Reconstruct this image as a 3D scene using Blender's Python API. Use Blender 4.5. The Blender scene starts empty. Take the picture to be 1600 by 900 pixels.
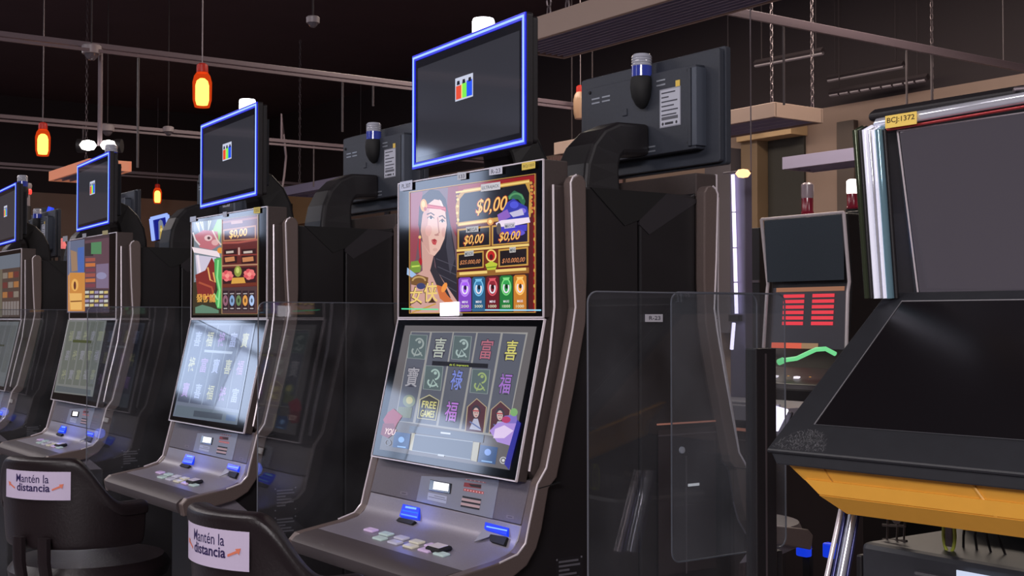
import bpy, bmesh, math, random
from mathutils import Vector, Matrix
random.seed(7)
SC = bpy.context.scene
COL = SC.collection
PI = math.pi
# ------------------------------------------------------------------ camera
F = 2000.0
CZ = 1.4
YAW = math.atan2(1420, F); TILT = math.atan2(50, F)
FH = Vector((-math.cos(YAW), math.sin(YAW), 0)); RT = Vector((math.sin(YAW), math.cos(YAW), 0))
FW = FH*math.cos(TILT) + Vector((0, 0, math.sin(TILT)))
UP = -FH*math.sin(TILT) + Vector((0, 0, math.cos(TILT)))
CAM = Vector((0, 0, CZ))
cd = bpy.data.cameras.new('camera'); cam = bpy.data.objects.new('camera', cd); COL.objects.link(cam)
cam.location = CAM
cam.rotation_euler = FW.to_track_quat('-Z', 'Y').to_euler()
cd.sensor_width = 36; cd.lens = 36*F/1600; cd.clip_start = .05; cd.clip_end = 200
SC.camera = cam
SC.view_settings.view_transform = 'Standard'; SC.view_settings.look = 'None'
SC.view_settings.gamma = 1; SC.view_settings.use_curve_mapping = False
SC.view_settings.exposure = 0.0
# ------------------------------------------------------------------ world
w = bpy.data.worlds.new('world'); SC.world = w; w.use_nodes = True
w.node_tree.nodes['Background'].inputs[0].default_value = (.55, .5, .6, 1)
w.node_tree.nodes['Background'].inputs[1].default_value = 0.03
# ------------------------------------------------------------------ added fill lights (fixtures follow in the objects section)
FILL_LIGHTS = [  # x, y, z, size x, size y, power, colour, aim (or None for straight down)
    (2.2, -3.2, 3.3, 2.2, 1.2, 230, (1, .94, .97), (-3.2, 2.2, 1.2)),
    (-3.5, -1.6, 4.35, 3.0, 1.2, 110, (1, .93, .95), None),
    (-8.5, -2.0, 4.35, 3.0, 1.2, 120, (1, .93, .95), None),
    (-13.5, 0.5, 4.35, 3.0, 1.2, 120, (1, .9, .9), None),
    (-5.5, 6.2, 4.4, 3.0, .8, 130, (1, .84, .7), None),
    (-8.9, 5.4, 4.45, 3.0, .8, 110, (1, .84, .7), None),
    (1.5, 3.5, 4.3, 1.6, 1.2, 60, (1, .93, .95), None),
]

def ray(x, y):
    return FW + RT*((x-800)/F) + UP*((450-y)/F)
def at(x, y, ax, v):
    d = ray(x, y); i = 'XYZ'.index(ax)
    return CAM + d*((v-CAM[i])/d[i])
def at_depth(x, y, dep):
    return CAM + ray(x, y)*dep
def lin(c):
    return tuple((v/12.92 if v <= .04045 else ((v+.055)/1.055)**2.4) for v in (q/255 for q in c))
# ------------------------------------------------------------------ materials
MATS = {}
def mat(name, rgb, rough=.5, metal=0, spec=.5, emit=None, es=1, noise=0, nscale=60, bump=0, coat=0):
    if name in MATS: return MATS[name]
    m = bpy.data.materials.new(name); m.use_nodes = True; nt = m.node_tree; b = nt.nodes['Principled BSDF']
    c = lin(rgb)
    b.inputs['Base Color'].default_value = (*c, 1); b.inputs['Roughness'].default_value = rough
    b.inputs['Metallic'].default_value = metal; b.inputs['Specular IOR Level'].default_value = spec
    b.inputs['Coat Weight'].default_value = coat
    if emit: b.inputs['Emission Color'].default_value = (*lin(emit), 1); b.inputs['Emission Strength'].default_value = es
    if noise or bump:
        tc = nt.nodes.new('ShaderNodeTexCoord'); n = nt.nodes.new('ShaderNodeTexNoise')
        n.inputs['Scale'].default_value = nscale; n.inputs['Detail'].default_value = 5
        nt.links.new(tc.outputs['Object'], n.inputs['Vector'])
        if noise:
            r = nt.nodes.new('ShaderNodeMapRange')
            r.inputs[1].default_value = .25; r.inputs[2].default_value = .75
            r.inputs[3].default_value = 1-noise; r.inputs[4].default_value = 1+noise
            nt.links.new(n.outputs['Fac'], r.inputs[0])
            mx = nt.nodes.new('ShaderNodeVectorMath'); mx.operation = 'SCALE'; mx.inputs[0].default_value = c
            nt.links.new(r.outputs[0], mx.inputs['Scale']); nt.links.new(mx.outputs[0], b.inputs['Base Color'])
        if bump:
            bp = nt.nodes.new('ShaderNodeBump'); bp.inputs['Strength'].default_value = bump; bp.inputs['Distance'].default_value = .002
            nt.links.new(n.outputs['Fac'], bp.inputs['Height']); nt.links.new(bp.outputs[0], b.inputs['Normal'])
    MATS[name] = m; return m
def emat(name, rgb, s=1):
    return mat(name, (5, 5, 5), .4, emit=rgb, es=s)

BLACK = mat('black_plastic', (30, 27, 30), .5, noise=.15, bump=.1, nscale=150)
CABINET = mat('black_cabinet', (21, 18, 21), .5, noise=.2, nscale=12)
BROWN = mat('bronze_metal_paint', (108, 94, 90), .42, .25, noise=.08, nscale=300)
HOUSING = mat('dark_bronze', (74, 64, 62), .5, .2, noise=.08, nscale=200)
DECK = mat('pewter_plastic', (138, 132, 142), .36, .2, noise=.07, nscale=250)
PLATE = mat('satin_grey_plate', (140, 140, 150), .38, .35)
SILVER = mat('bright_silver', (235, 225, 230), .3, .25)
CHROME = mat('chrome', (238, 240, 252), .14, .55)
GLASSBLK = mat('black_glass', (8, 8, 10), .06, spec=.6)
SLATE = mat('slate_plastic', (48, 52, 62), .55, noise=.1, nscale=150)
SLATE_L = mat('slate_metal', (78, 84, 96), .45, .2)
RUBBER = mat('rubber_black', (16, 16, 18), .7)
WHITEP = mat('white_label', (215, 215, 222), .6)
YELLOWP = mat('yellow_label', (235, 200, 90), .6)
INK = mat('black_ink', (20, 18, 24), .6)
NEON = emat('neon_core', (150, 190, 255), 1.25)
NEONB = mat('neon_blue_diffuser', (10, 20, 120), .3, emit=(8, 22, 215), es=.85)  # blue spill of the neon on the frame, given as emission
LEATHER = mat('black_leather', (27, 18, 21), .42, noise=.15, bump=.35, nscale=120)
METALG = mat('grey_metal', (110, 100, 104), .4, .6)

def screen_material():
    m = bpy.data.materials.new('lit_screen_art'); m.use_nodes = True; nt = m.node_tree; b = nt.nodes['Principled BSDF']
    a = nt.nodes.new('ShaderNodeAttribute'); a.attribute_name = 'tone'
    b.inputs['Base Color'].default_value = (.01, .01, .012, 1); b.inputs['Roughness'].default_value = .06
    nt.links.new(a.outputs['Color'], b.inputs['Emission Color']); b.inputs['Emission Strength'].default_value = 1
    return m
def print_material():
    m = bpy.data.materials.new('printed_surface'); m.use_nodes = True; nt = m.node_tree; b = nt.nodes['Principled BSDF']
    a = nt.nodes.new('ShaderNodeAttribute'); a.attribute_name = 'tone'
    nt.links.new(a.outputs['Color'], b.inputs['Base Color']); b.inputs['Roughness'].default_value = .5
    return m
SCREEN = screen_material(); PRINT = print_material()

def pane_material(lo=.004, hi=.045):
    m = bpy.data.materials.new('scuffed_acrylic'); m.use_nodes = True; nt = m.node_tree
    for n in list(nt.nodes): nt.nodes.remove(n)
    out = nt.nodes.new('ShaderNodeOutputMaterial'); tr = nt.nodes.new('ShaderNodeBsdfTransparent'); gl = nt.nodes.new('ShaderNodeBsdfGlossy')
    df = nt.nodes.new('ShaderNodeBsdfDiffuse'); fr = nt.nodes.new('ShaderNodeMath'); m1 = nt.nodes.new('ShaderNodeMixShader'); m2 = nt.nodes.new('ShaderNodeMixShader')
    tr.inputs[0].default_value = (.93, .95, .96, 1); gl.inputs['Roughness'].default_value = .02; geo = nt.nodes.new('ShaderNodeNewGeometry'); dt = nt.nodes.new('ShaderNodeVectorMath'); dt.operation = 'DOT_PRODUCT'
    nt.links.new(geo.outputs['Normal'], dt.inputs[0]); nt.links.new(geo.outputs['Incoming'], dt.inputs[1])
    ab = nt.nodes.new('ShaderNodeMath'); ab.operation = 'ABSOLUTE'; nt.links.new(dt.outputs['Value'], ab.inputs[0])
    iv = nt.nodes.new('ShaderNodeMath'); iv.operation = 'SUBTRACT'; iv.inputs[0].default_value = 1; nt.links.new(ab.outputs[0], iv.inputs[1])
    pw = nt.nodes.new('ShaderNodeMath'); pw.operation = 'POWER'; pw.inputs[1].default_value = 5; nt.links.new(iv.outputs[0], pw.inputs[0])
    fr.operation = 'MULTIPLY_ADD'; fr.inputs[1].default_value = .94; fr.inputs[2].default_value = .06; nt.links.new(pw.outputs[0], fr.inputs[0])
    df.inputs[0].default_value = (.6, .6, .66, 1)
    tc = nt.nodes.new('ShaderNodeTexCoord'); n = nt.nodes.new('ShaderNodeTexNoise'); n.inputs['Scale'].default_value = 5; n.inputs['Detail'].default_value = 8
    r = nt.nodes.new('ShaderNodeMapRange'); r.inputs[1].default_value = .35; r.inputs[2].default_value = .8; r.inputs[3].default_value = lo; r.inputs[4].default_value = hi
    nt.links.new(tc.outputs['Object'], n.inputs['Vector']); nt.links.new(n.outputs['Fac'], r.inputs[0])
    nt.links.new(r.outputs[0], m1.inputs[0]); nt.links.new(tr.outputs[0], m1.inputs[1]); nt.links.new(df.outputs[0], m1.inputs[2])
    nt.links.new(fr.outputs[0], m2.inputs[0]); nt.links.new(m1.outputs[0], m2.inputs[1]); nt.links.new(gl.outputs[0], m2.inputs[2])
    nt.links.new(m2.outputs[0], out.inputs[0]); return m
def lantern_glass():
    m = bpy.data.materials.new('amber_lantern_glass'); m.use_nodes = True; nt = m.node_tree
    for n in list(nt.nodes): nt.nodes.remove(n)
    out = nt.nodes.new('ShaderNodeOutputMaterial'); tr = nt.nodes.new('ShaderNodeBsdfTransparent'); em = nt.nodes.new('ShaderNodeEmission'); mx = nt.nodes.new('ShaderNodeMixShader')
    tr.inputs[0].default_value = (1, .5, .14, 1); em.inputs[0].default_value = (.85, .08, .012, 1); em.inputs[1].default_value = .9; mx.inputs[0].default_value = .5
    nt.links.new(tr.outputs[0], mx.inputs[1]); nt.links.new(em.outputs[0], mx.inputs[2]); nt.links.new(mx.outputs[0], out.inputs[0]); return m
LANTERN_GLASS = lantern_glass()
PANE = pane_material(); PANE2 = pane_material(.03, .09)
EDGE = mat('polished_acrylic_edge', (92, 94, 102), .3)

# ------------------------------------------------------------------ mesh building
class MB:
    def __init__(s): s.v = []; s.f = []; s.m = []
    def add(s, vs, fs, mi=0):
        o = len(s.v); s.v += [tuple(p) for p in vs]
        for f in fs: s.f.append([i+o for i in f]); s.m.append(mi)
        return s
    def box(s, c, d, R=None, mi=0):
        vs = []
        for i in (-1, 1):
            for j in (-1, 1):
                for k in (-1, 1):
                    p = Vector((i*d[0]/2, j*d[1]/2, k*d[2]/2))
                    if R is not None: p = R @ p
                    vs.append(p+Vector(c))
        return s.add(vs, [(0, 1, 3, 2), (4, 6, 7, 5), (0, 4, 5, 1), (2, 3, 7, 6), (0, 2, 6, 4), (1, 5, 7, 3)], mi)
    def prism(s, poly, a, b, fn=None, mi=0):
        """poly = (y,z) points extruded along x from a to b"""
        fn = fn or (lambda x, y, z: (x, y, z)); n = len(poly)
        vs = [fn(a, p[0], p[1]) for p in poly]+[fn(b, p[0], p[1]) for p in poly]
        return s.add(vs, [tuple(range(n))[::-1], tuple(range(n, 2*n))]+[(i, (i+1) % n, n+(i+1) % n, n+i) for i in range(n)], mi)
    def hexa(s, p):
        """8 points: 4 of one face then 4 of the opposite"""
        return s.add(p, [(3, 2, 1, 0), (4, 5, 6, 7), (0, 1, 5, 4), (1, 2, 6, 5), (2, 3, 7, 6), (3, 0, 4, 7)])
    def tube(s, path, r, n=8, closed=False, mi=0, sq=None):
        P = [Vector(p) for p in path]; rr = r if isinstance(r, (list, tuple)) else [r]*len(P)
        vs = []; up = None
        for i, p in enumerate(P):
            a = P[i-1] if (i or closed) else p; b = P[(i+1) % len(P)] if (i < len(P)-1 or closed) else p
            t = (b-a).normalized()
            if up is None: up = Vector((0, 0, 1)) if abs(t.z) < .9 else Vector((1, 0, 0))
            u = (up-t*up.dot(t)).normalized(); up = u; w_ = t.cross(u)
            for k in range(n):
                an = 2*PI*k/n + (PI/4 if sq else 0)
                sx, sy = (sq if sq else (1, 1))
                vs.append(p + u*math.cos(an)*rr[i]*sx + w_*math.sin(an)*rr[i]*sy)
        L = len(P); fs = []
        for i in range(L if closed else L-1):
            j = (i+1) % L
            for k in range(n): fs.append((i*n+k, i*n+(k+1) % n, j*n+(k+1) % n, j*n+k))
        if not closed: fs += [tuple(range(n))[::-1], tuple((L-1)*n+k for k in range(n))]
        return s.add(vs, fs, mi)
    def lathe(s, prof, c=(0, 0, 0), n=24, axis=None, mi=0):
        vs = []; c = Vector(c)
        for (r, z) in prof:
            for k in range(n):
                p = Vector((r*math.cos(2*PI*k/n), r*math.sin(2*PI*k/n), z))
                if axis is not None: p = axis @ p
                vs.append(c+p)
        L = len(prof); fs = [(i*n+k, i*n+(k+1) % n, (i+1)*n+(k+1) % n, (i+1)*n+k) for i in range(L-1) for k in range(n)]
        fs += [tuple(range(n))[::-1], tuple((L-1)*n+k for k in range(n))]
        return s.add(vs, fs, mi)
    def build(s, name, m, parent=None, bevel=0, smooth=False, seg=2):
        me = bpy.data.meshes.new(name); me.from_pydata(s.v, [], s.f)
        ms = m if isinstance(m, (list, tuple)) else [m]
        for q in ms: me.materials.append(q)
        for i, p in enumerate(me.polygons): p.material_index = s.m[i]
        bm = bmesh.new(); bm.from_mesh(me); bmesh.ops.recalc_face_normals(bm, faces=bm.faces); bm.to_mesh(me); bm.free()
        if smooth:
            for p in me.polygons: p.use_smooth = True
            try: me.set_sharp_from_angle(angle=math.radians(40))
            except Exception: pass
        o = bpy.data.objects.new(name, me); COL.objects.link(o)
        if bevel:
            b = o.modifiers.new('bevel', 'BEVEL'); b.width = bevel; b.segments = seg; b.limit_method = 'ANGLE'; b.angle_limit = math.radians(35); b.harden_normals = False
        if parent is not None: o.parent = parent
        return o
def tag(o, label=None, cat=None, group=None, kind=None):
    if label: o['label'] = label
    if cat: o['category'] = cat
    if group: o['group'] = group
    if kind: o['kind'] = kind
    return o
def empty(name, loc=(0, 0, 0), rz=0, label=None, cat=None, group=None):
    o = bpy.data.objects.new(name, None); COL.objects.link(o); o.location = loc; o.rotation_euler = (0, 0, rz)
    o.empty_display_size = .1
    return tag(o, label, cat, group)
def dup(o, parent=None):
    c = o.copy(); COL.objects.link(c)
    if parent is not None: c.parent = parent
    for ch in list(o.children): dup(ch, c)
    return c
def struct(o): o['kind'] = 'structure'; return o

# ------------------------------------------------------------------ flat art (screens, labels)
TXT = {}
def text_mesh(s, bold=0, shear=0):
    k = (s, bold, shear)
    if k not in TXT:
        c = bpy.data.curves.new('lettering', 'FONT'); c.body = s; c.size = 1; c.offset = bold; c.shear = shear; c.resolution_u = 3
        ob = bpy.data.objects.new('lettering', c); me = bpy.data.meshes.new_from_object(ob)
        vs = [(v.co.x, v.co.y) for v in me.vertices]; fs = [tuple(p.vertices) for p in me.polygons]
        bpy.data.objects.remove(ob); bpy.data.curves.remove(c); bpy.data.meshes.remove(me)
        TXT[k] = (vs, fs)
    return TXT[k]
def stickers(parent, f, T3, items):
    for q, col, txt, box, tc in items:
        a = Art(f); a.poly(q, col)
        if txt: a.text(txt, *box, tc, .01)
        a.build('inventory_sticker', T3, PRINT, parent)
class Art:
    """polygons with a colour each, in (u,v) of a flat surface"""
    def __init__(s, f=None): s.v = []; s.f = []; s.c = []; s.l = 0; s.f_ = f or (lambda x, y: (x, y))
    def _add(s, pts, faces, col):
        o = len(s.v); s.l += 1
        s.v += [(p[0], p[1], s.l) for p in pts]
        for f in faces: s.f.append([i+o for i in f]); s.c.append(lin(col))
    def poly(s, pts, col, raw=False):
        P = [p if raw else s.f_(*p) for p in pts]; s._add(P, [tuple(range(len(P)))], col)
    def grid(s, u0, v0, u1, v1, col, n=16):
        P = [(u0+(u1-u0)*i/n, v) for v in (v0, v1) for i in range(n+1)]
        s._add(P, [(i, i+1, n+2+i, n+1+i) for i in range(n)], col)
    def rect(s, x0, y0, x1, y1, col): s.poly([(x0, y0), (x1, y0), (x1, y1), (x0, y1)], col)
    def ell(s, x, y, rx, ry, col, n=20, rot=0):
        s.poly([(x+rx*math.cos(2*PI*k/n)*math.cos(rot)-ry*math.sin(2*PI*k/n)*math.sin(rot), y+rx*math.cos(2*PI*k/n)*math.sin(rot)+ry*math.sin(2*PI*k/n)*math.cos(rot)) for k in range(n)], col)
    def line(s, pts, wd, col, closed=False):
        P = [Vector(p) for p in pts]; L = len(P); A = []
        for i, p in enumerate(P):
            a = P[i-1] if (i or closed) else p; b = P[(i+1) % L] if (i < L-1 or closed) else p
            t = (b-a); t = t.normalized() if t.length else Vector((1, 0)); n = Vector((-t.y, t.x))
            A.append(s.f_(*(p+n*wd/2))); A.append(s.f_(*(p-n*wd/2)))
        fs = [(2*i, 2*i+1, (2*i+3) % (2*L), (2*i+2) % (2*L)) for i in range(L if closed else L-1)]
        s._add(A, fs, col)
    def frame(s, pts, wd, col): s.line(pts, wd, col, True)
    def ring(s, x, y, r, wd, col, ry=None, a0=0, a1=2*PI, n=20):
        ry = ry or r
        if a1-a0 > 6.2: s.line([(x+r*math.cos(2*PI*k/n), y+ry*math.sin(2*PI*k/n)) for k in range(n)], wd, col, True)
        else: s.line([(x+r*math.cos(a0+(a1-a0)*k/n), y+ry*math.sin(a0+(a1-a0)*k/n)) for k in range(n+1)], wd, col)
    def text(s, body, x0, y0, x1, y1, col, bold=0, shear=0, raw=False):
        """lettering fitted between the left-bottom (x0,y0) and right-top (x1,y1) corners"""
        a = (x0, y0) if raw else s.f_(x0, y0); b = (x1, y1) if raw else s.f_(x1, y1)
        if not raw:
            ym, xm = (y0+y1)/2, (x0+x1)/2; c = s.f_(xm, ym); k = min(abs(x1-x0), abs(y1-y0))*.05+1e-6
            ul, ur, vb, vt = s.f_(x0, ym)[0], s.f_(x1, ym)[0], s.f_(xm, y0)[1], s.f_(xm, y1)[1]; a = (ul, vb); b = (ur, vt)
        vs, fs = text_mesh(body, bold, shear)
        if not vs: return
        X = [p[0] for p in vs]; Y = [p[1] for p in vs]
        sx = (b[0]-a[0])/(max(X)-min(X)); sy = (b[1]-a[1])/(max(Y)-min(Y))
        s._add([(a[0]+(p[0]-min(X))*sx, a[1]+(p[1]-min(Y))*sy) for p in vs], fs, col)
    def build(s, name, to3, material, parent=None, step=.000015):
        me = bpy.data.meshes.new(name); me.from_pydata([tuple(to3(u, v, l*step)) for u, v, l in s.v], [], s.f)
        at_ = me.attributes.new('tone', 'FLOAT_COLOR', 'FACE')
        for i, c in enumerate(s.c): at_.data[i].color = (*c, 1)
        me.materials.append(material); o = bpy.data.objects.new(name, me); COL.objects.link(o)
        if parent is not None: o.parent = parent
        return o

# ------------------------------------------------------------------ the room
ROW_Y = 1.70; PITCH = 1.45; X3 = -2.59
XL, XR, YF, YB, ZC, ZW = -19.6, 6.5, -10.5, 8.9, 4.7, 3.3
CEIL = mat('dark_ceiling_paint', (72, 54, 62), .8, noise=.12, nscale=2)
WALLM = mat('taupe_plaster', (146, 124, 112), .7, noise=.06, nscale=3)
DARKW = mat('dark_wall_paint', (44, 35, 39), .8)
def two_tone(name, p0, p1):
    b = MB(); x0, y0 = p0; x1, y1 = p1; t = .12
    d = Vector((x1-x0, y1-y0, 0)); n = Vector((-d.y, d.x, 0)).normalized()*t
    for (za, zb, mi) in ((0, ZW, 0), (ZW, ZC, 1)):
        q = [(x0, y0), (x1, y1), (x1+n.x, y1+n.y), (x0+n.x, y0+n.y)]
        b.add([(*p, za) for p in q]+[(*p, zb) for p in q], [(0, 1, 2, 3), (4, 5, 6, 7), (0, 1, 5, 4), (1, 2, 6, 5), (2, 3, 7, 6), (3, 0, 4, 7)], mi)
    return struct(b.build(name, [WALLM, DARKW]))
fl = MB(); fl.box(((XL+XR)/2, (YF+YB)/2, -.05), (XR-XL, YB-YF, .1))
struct(fl.build('floor', mat('pale_polished_tile', (118, 110, 116), .35, noise=.08, nscale=4)))
cl = MB(); cl.box(((XL+XR)/2, (YF+YB)/2, ZC+.05), (XR-XL, YB-YF, .1)); struct(cl.build('ceiling', CEIL))
two_tone('wall_back', (XL, YB), (XR, YB)); two_tone('wall_front', (XR, YF), (XL, YF))
two_tone('wall_left', (XL, YF), (XL, YB)); two_tone('wall_right', (XR, YB), (XR, YF))
# recesses and trims on the back wall
def bw(x, y, off=0): return at(x, y, 'Y', YB-off)
def wall_panel(name, x0, y0, x1, y1, m, th=.03):
    a = bw(x0, y0); b = bw(x1, y1)
    q = MB(); q.box(((a.x+b.x)/2, YB-th/2, (a.z+b.z)/2), (abs(b.x-a.x), th, abs(a.z-b.z)))
    return struct(q.build(name, m, bevel=.004))
wall_panel('trim_1', 1203, 212, 1260, 345, mat('dark_opening', (52, 50, 46), .7))
wall_panel('trim_2', 1176, 198, 1262, 212, mat('cream_lintel', (205, 172, 130), .6), .22)
wall_panel('trim_3', 1176, 212, 1203, 520, mat('tan_pilaster', (128, 106, 82), .6), .16)
wall_panel('trim_4', 1314, 192, 1342, 360, mat('dark_pilaster', (84, 72, 66), .6), .06)
wall_panel('trim_5', 1130, 240, 1172, 520, mat('grey_pilaster', (92, 86, 92), .6), .25)

wall_panel('trim_6', 436, 309, 518, 345, MATS['cream_lintel'], .12)
wall_panel('trim_7', 420, 327, 468, 350, MATS['dark_opening'], .16)
WG = emat('daylight_glass', (205, 222, 255), 5.5)  # unseen glowing panes added so the lower screens reflect a pale wash
def added_window(i, y0, y1, z0, z1):
    e = empty('window_%d' % i, (XL+.02, (y0+y1)/2, z0)); e['kind'] = 'structure'
    h = z1-z0; L = y1-y0
    f = MB()
    for z in (0, h): f.box((.03, 0, z), (.08, L+.1, .08))
    for y in (-L/2, 0, L/2): f.box((.03, y, h/2), (.08, .08, h))
    f.build('window_frame', mat('grey_frame', (90, 90, 95), .5), e)
    g = MB(); g.box((.01, 0, h/2), (.01, L, h)); g.build('window_pane', WG, e)
added_window(1, -9.9, -6.2, 3.0, 4.4)
added_window(2, -5.4, -3.6, 2.75, 4.3)

# ------------------------------------------------------------------ slot machine
SIL = [(.041, 1.704), (.047, 1.542), (.054, 1.428), (.045, 1.376), (.021, 1.274), (-.016, 1.122), (-.027, 1.079), (-.051, 1.046), (-.075, .955), (-.083, .922), (-.104, .901), (-.15, .888), (-.24, .874), (-.275, .868), (-.292, .852)]
BAK = [(.084, 1.707), (.086, 1.5), (.082, 1.394), (.052, 1.256), (.021, 1.133), (.001, 1.057), (-.021, 1.035), (-.04, .948), (-.054, .909), (-.08, .874), (-.12, .852), (-.2, .835), (-.285, .815)]
INN = [(.016, 1.70), (.019, 1.428), (.005, 1.315), (-.034, 1.149), (-.05, 1.071)]
S0 = (-.078, 1.05); S1 = (.0, 1.402)       # lower screen bottom / top
P0 = (-.074, .957); P1 = (-.048, 1.05)     # service plate bottom / top
def plane_of(a, b):
    s = Vector((b[0]-a[0], b[1]-a[1])).normalized(); return s, Vector((-s.y, s.x))
def mapper(cx, a, b, ox=0, oy=0, sc=1, off=0):
    """photo (or crop) coordinates -> (u,v) on the machine plane through a,b"""
    s, n = plane_of(a, b); N = Vector((0, n.x, n.y)); Q = Vector((cx, ROW_Y+a[0], a[1]))+N*off
    def f(x, y):
        d = ray(ox+x/sc, oy+y/sc); t = (Q-CAM).dot(N)/d.dot(N); P = CAM+d*t-Q
        return (P.x, P.y*s.x+P.z*s.y)
    return f
def surf(a, b, off=0):
    s, n = plane_of(a, b)
    return lambda u, v, l: (u, a[0]+s.x*v+n.x*(off+l), a[1]+s.y*v+n.y*(off+l))

def round_rect(x0, z0, x1, z1, r, n=5):
    P = []
    for cx, cz, a in ((x1-r, z1-r, 0), (x0+r, z1-r, PI/2), (x0+r, z0+r, PI), (x1-r, z0+r, 3*PI/2)):
        for k in range(n+1): P.append((cx+r*math.cos(a+PI/2*k/n), cz+r*math.sin(a+PI/2*k/n)))
    return P
def slab_xz(b, poly, y0, y1, mi=0):
    n = len(poly)
    b.add([(p[0], y0, p[1]) for p in poly]+[(p[0], y1, p[1]) for p in poly], [tuple(range(n)), tuple(range(n, 2*n))[::-1]]+[(i, (i+1) % n, n+(i+1) % n, n+i) for i in range(n)], mi)

TW, TZ0, TZ1 = .285, 1.792, 2.092
def make_topper(root, rear, lit, ty, yaw, arm=True):
    """monitor on top of the cabinet; local frame pivots at its own centre"""
    t = bpy.data.objects.new('topper_display', bpy.data.meshes.new('topper_display'))
    b = MB(); h = (TZ1-TZ0)/2
    slab_xz(b, round_rect(-TW, -h, TW, h, .008), 0, .018)
    slab_xz(b, round_rect(-TW+.006, -h+.006, TW-.006, h-.006, .008), .018, .034)
    o = b.build('topper_display', SLATE if rear else BLACK, root, bevel=.002)
    o.location = (0, ty, (TZ0+TZ1)/2); o.rotation_euler = (0, 0, yaw)
    r = MB(); r.box((-.005, .048, 0), (.44, .034, .215)); r.box((-.205, .06, 0), (.012, .02, .2)); r.box((.05, .066, .02), (.02, .004, .02))
    ro = r.build('rear_housing', SLATE, o, bevel=.003)
    rb = MB(); rb.box((-.222, .05, 0), (.018, .037, .2)); rb.build('housing_rail', SLATE_L, o, bevel=.002)
    v = MB()
    for (x0, z0) in ((.18, .075), (.135, .075), (-.03, .085), (-.09, .085), (-.05, -.085), (.0, -.085)):
        for k in (0, 1): v.box((x0-.005, .0655, z0-.012*k), (.034, .001, .004))
    v.build('vent_slot', mat('vent_glint', (150, 155, 165), .4, .5), o)
    sc = MB()
    for x, z in ((-.2, .095), (-.2, -.09), (.2, .095)): sc.lathe([(.0, .0), (.005, 0), (.004, .003), (0, .003)], (x, .0655, z), 10, Matrix.Rotation(-PI/2, 3, 'X'))
    sc.build('screw', RUBBER, o)
    # rating label
    a = Art(); a.rect(-.04, -.048, .04, .048, (150, 152, 165)); a.rect(-.037, -.045, .037, .045, (190, 192, 205))
    for k in range(6): a.rect(-.033, .036-.011*k, (.02, -.005, .028, .015, .03, .024)[k], .0395-.011*k, (60, 60, 75))
    a.rect(-.033, -.03, .03, -.022, (90, 90, 100)); a.rect(-.02, -.042, .012, -.036, (40, 40, 50)); a.ell(-.028, -.039, .004, .004, (40, 40, 50)); a.ell(.024, -.039, .004, .004, (40, 40, 50))
    lab = a.build('rating_label', lambda u, vv, l: (-.13-u, .0656+l, .01+vv*1.05), PRINT, o); lab['label'] = 'pale rating label on the back'
    ys = MB(); ys.box((-.16, .066, .068), (.016, .001, .016)); ys.build('inspection_sticker', YELLOWP, o)
    # neon frame and picture
    for nm, mm, wd, yy in (('neon_glow_band', NEONB, .0155, -.0015), ('neon_frame', NEON, .005, -.003)):
        if not lit: continue
        nb = MB(); ex, ez = TW-.009, h-.009; 
        for (cx, cz, dx, dz) in ((0, ez, 2*ex+wd, wd), (0, -ez, 2*ex+wd, wd), (ex, 0, wd, 2*ez-wd), (-ex, 0, wd, 2*ez-wd)): nb.box((cx, yy, cz), (dx, .003, dz))
        nb.build(nm, mm, o)
    a = Art(); W, H = TW-.018, h-.018
    a.poly([(-W, -H), (W, -H), (W, H), (-W, H)], (8, 8, 14)); 
    if lit:
        a.poly([(-W+.012, -H+.012), (W-.012, -H+.012), (W-.012, H-.02), (-W+.012, H-.02)], (47, 47, 54))
        x0, z0, x1, z1 = -.05, -.005, .04, .052
        a.poly([(x0, z0), (x1, z0), (x1, z1), (x0, z1)], (200, 205, 225))
        a.poly([(x0+.004, z0+.004), (x0+.031, z0+.004), (x0+.031, z1-.02), (x0+.004, z1-.02)], (235, 80, 50))
        a.poly([(x0+.031, z0+.004), (x0+.036, z0+.004), (x0+.036, z1-.018), (x0+.031, z1-.018)], (250, 230, 130))
        a.poly([(x0+.036, z0+.004), (x0+.058, z0+.004), (x0+.058, z1-.018), (x0+.036, z1-.018)], (130, 240, 80))
        a.poly([(x0+.058, z0+.004), (x1-.004, z0+.004), (x1-.004, z1-.014), (x0+.058, z1-.014)], (30, 85, 245))
        for xx in (.008, .036, .066): a.poly([(x0+xx, z1-.018), (x0+xx+.016, z1-.018), (x0+xx+.014, z1-.008), (x0+xx+.002, z1-.008)], (20, 25, 40))
    a.build('display_picture', lambda u, v, l: (u, -.001-l, v), SCREEN, o)
    return o
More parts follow.
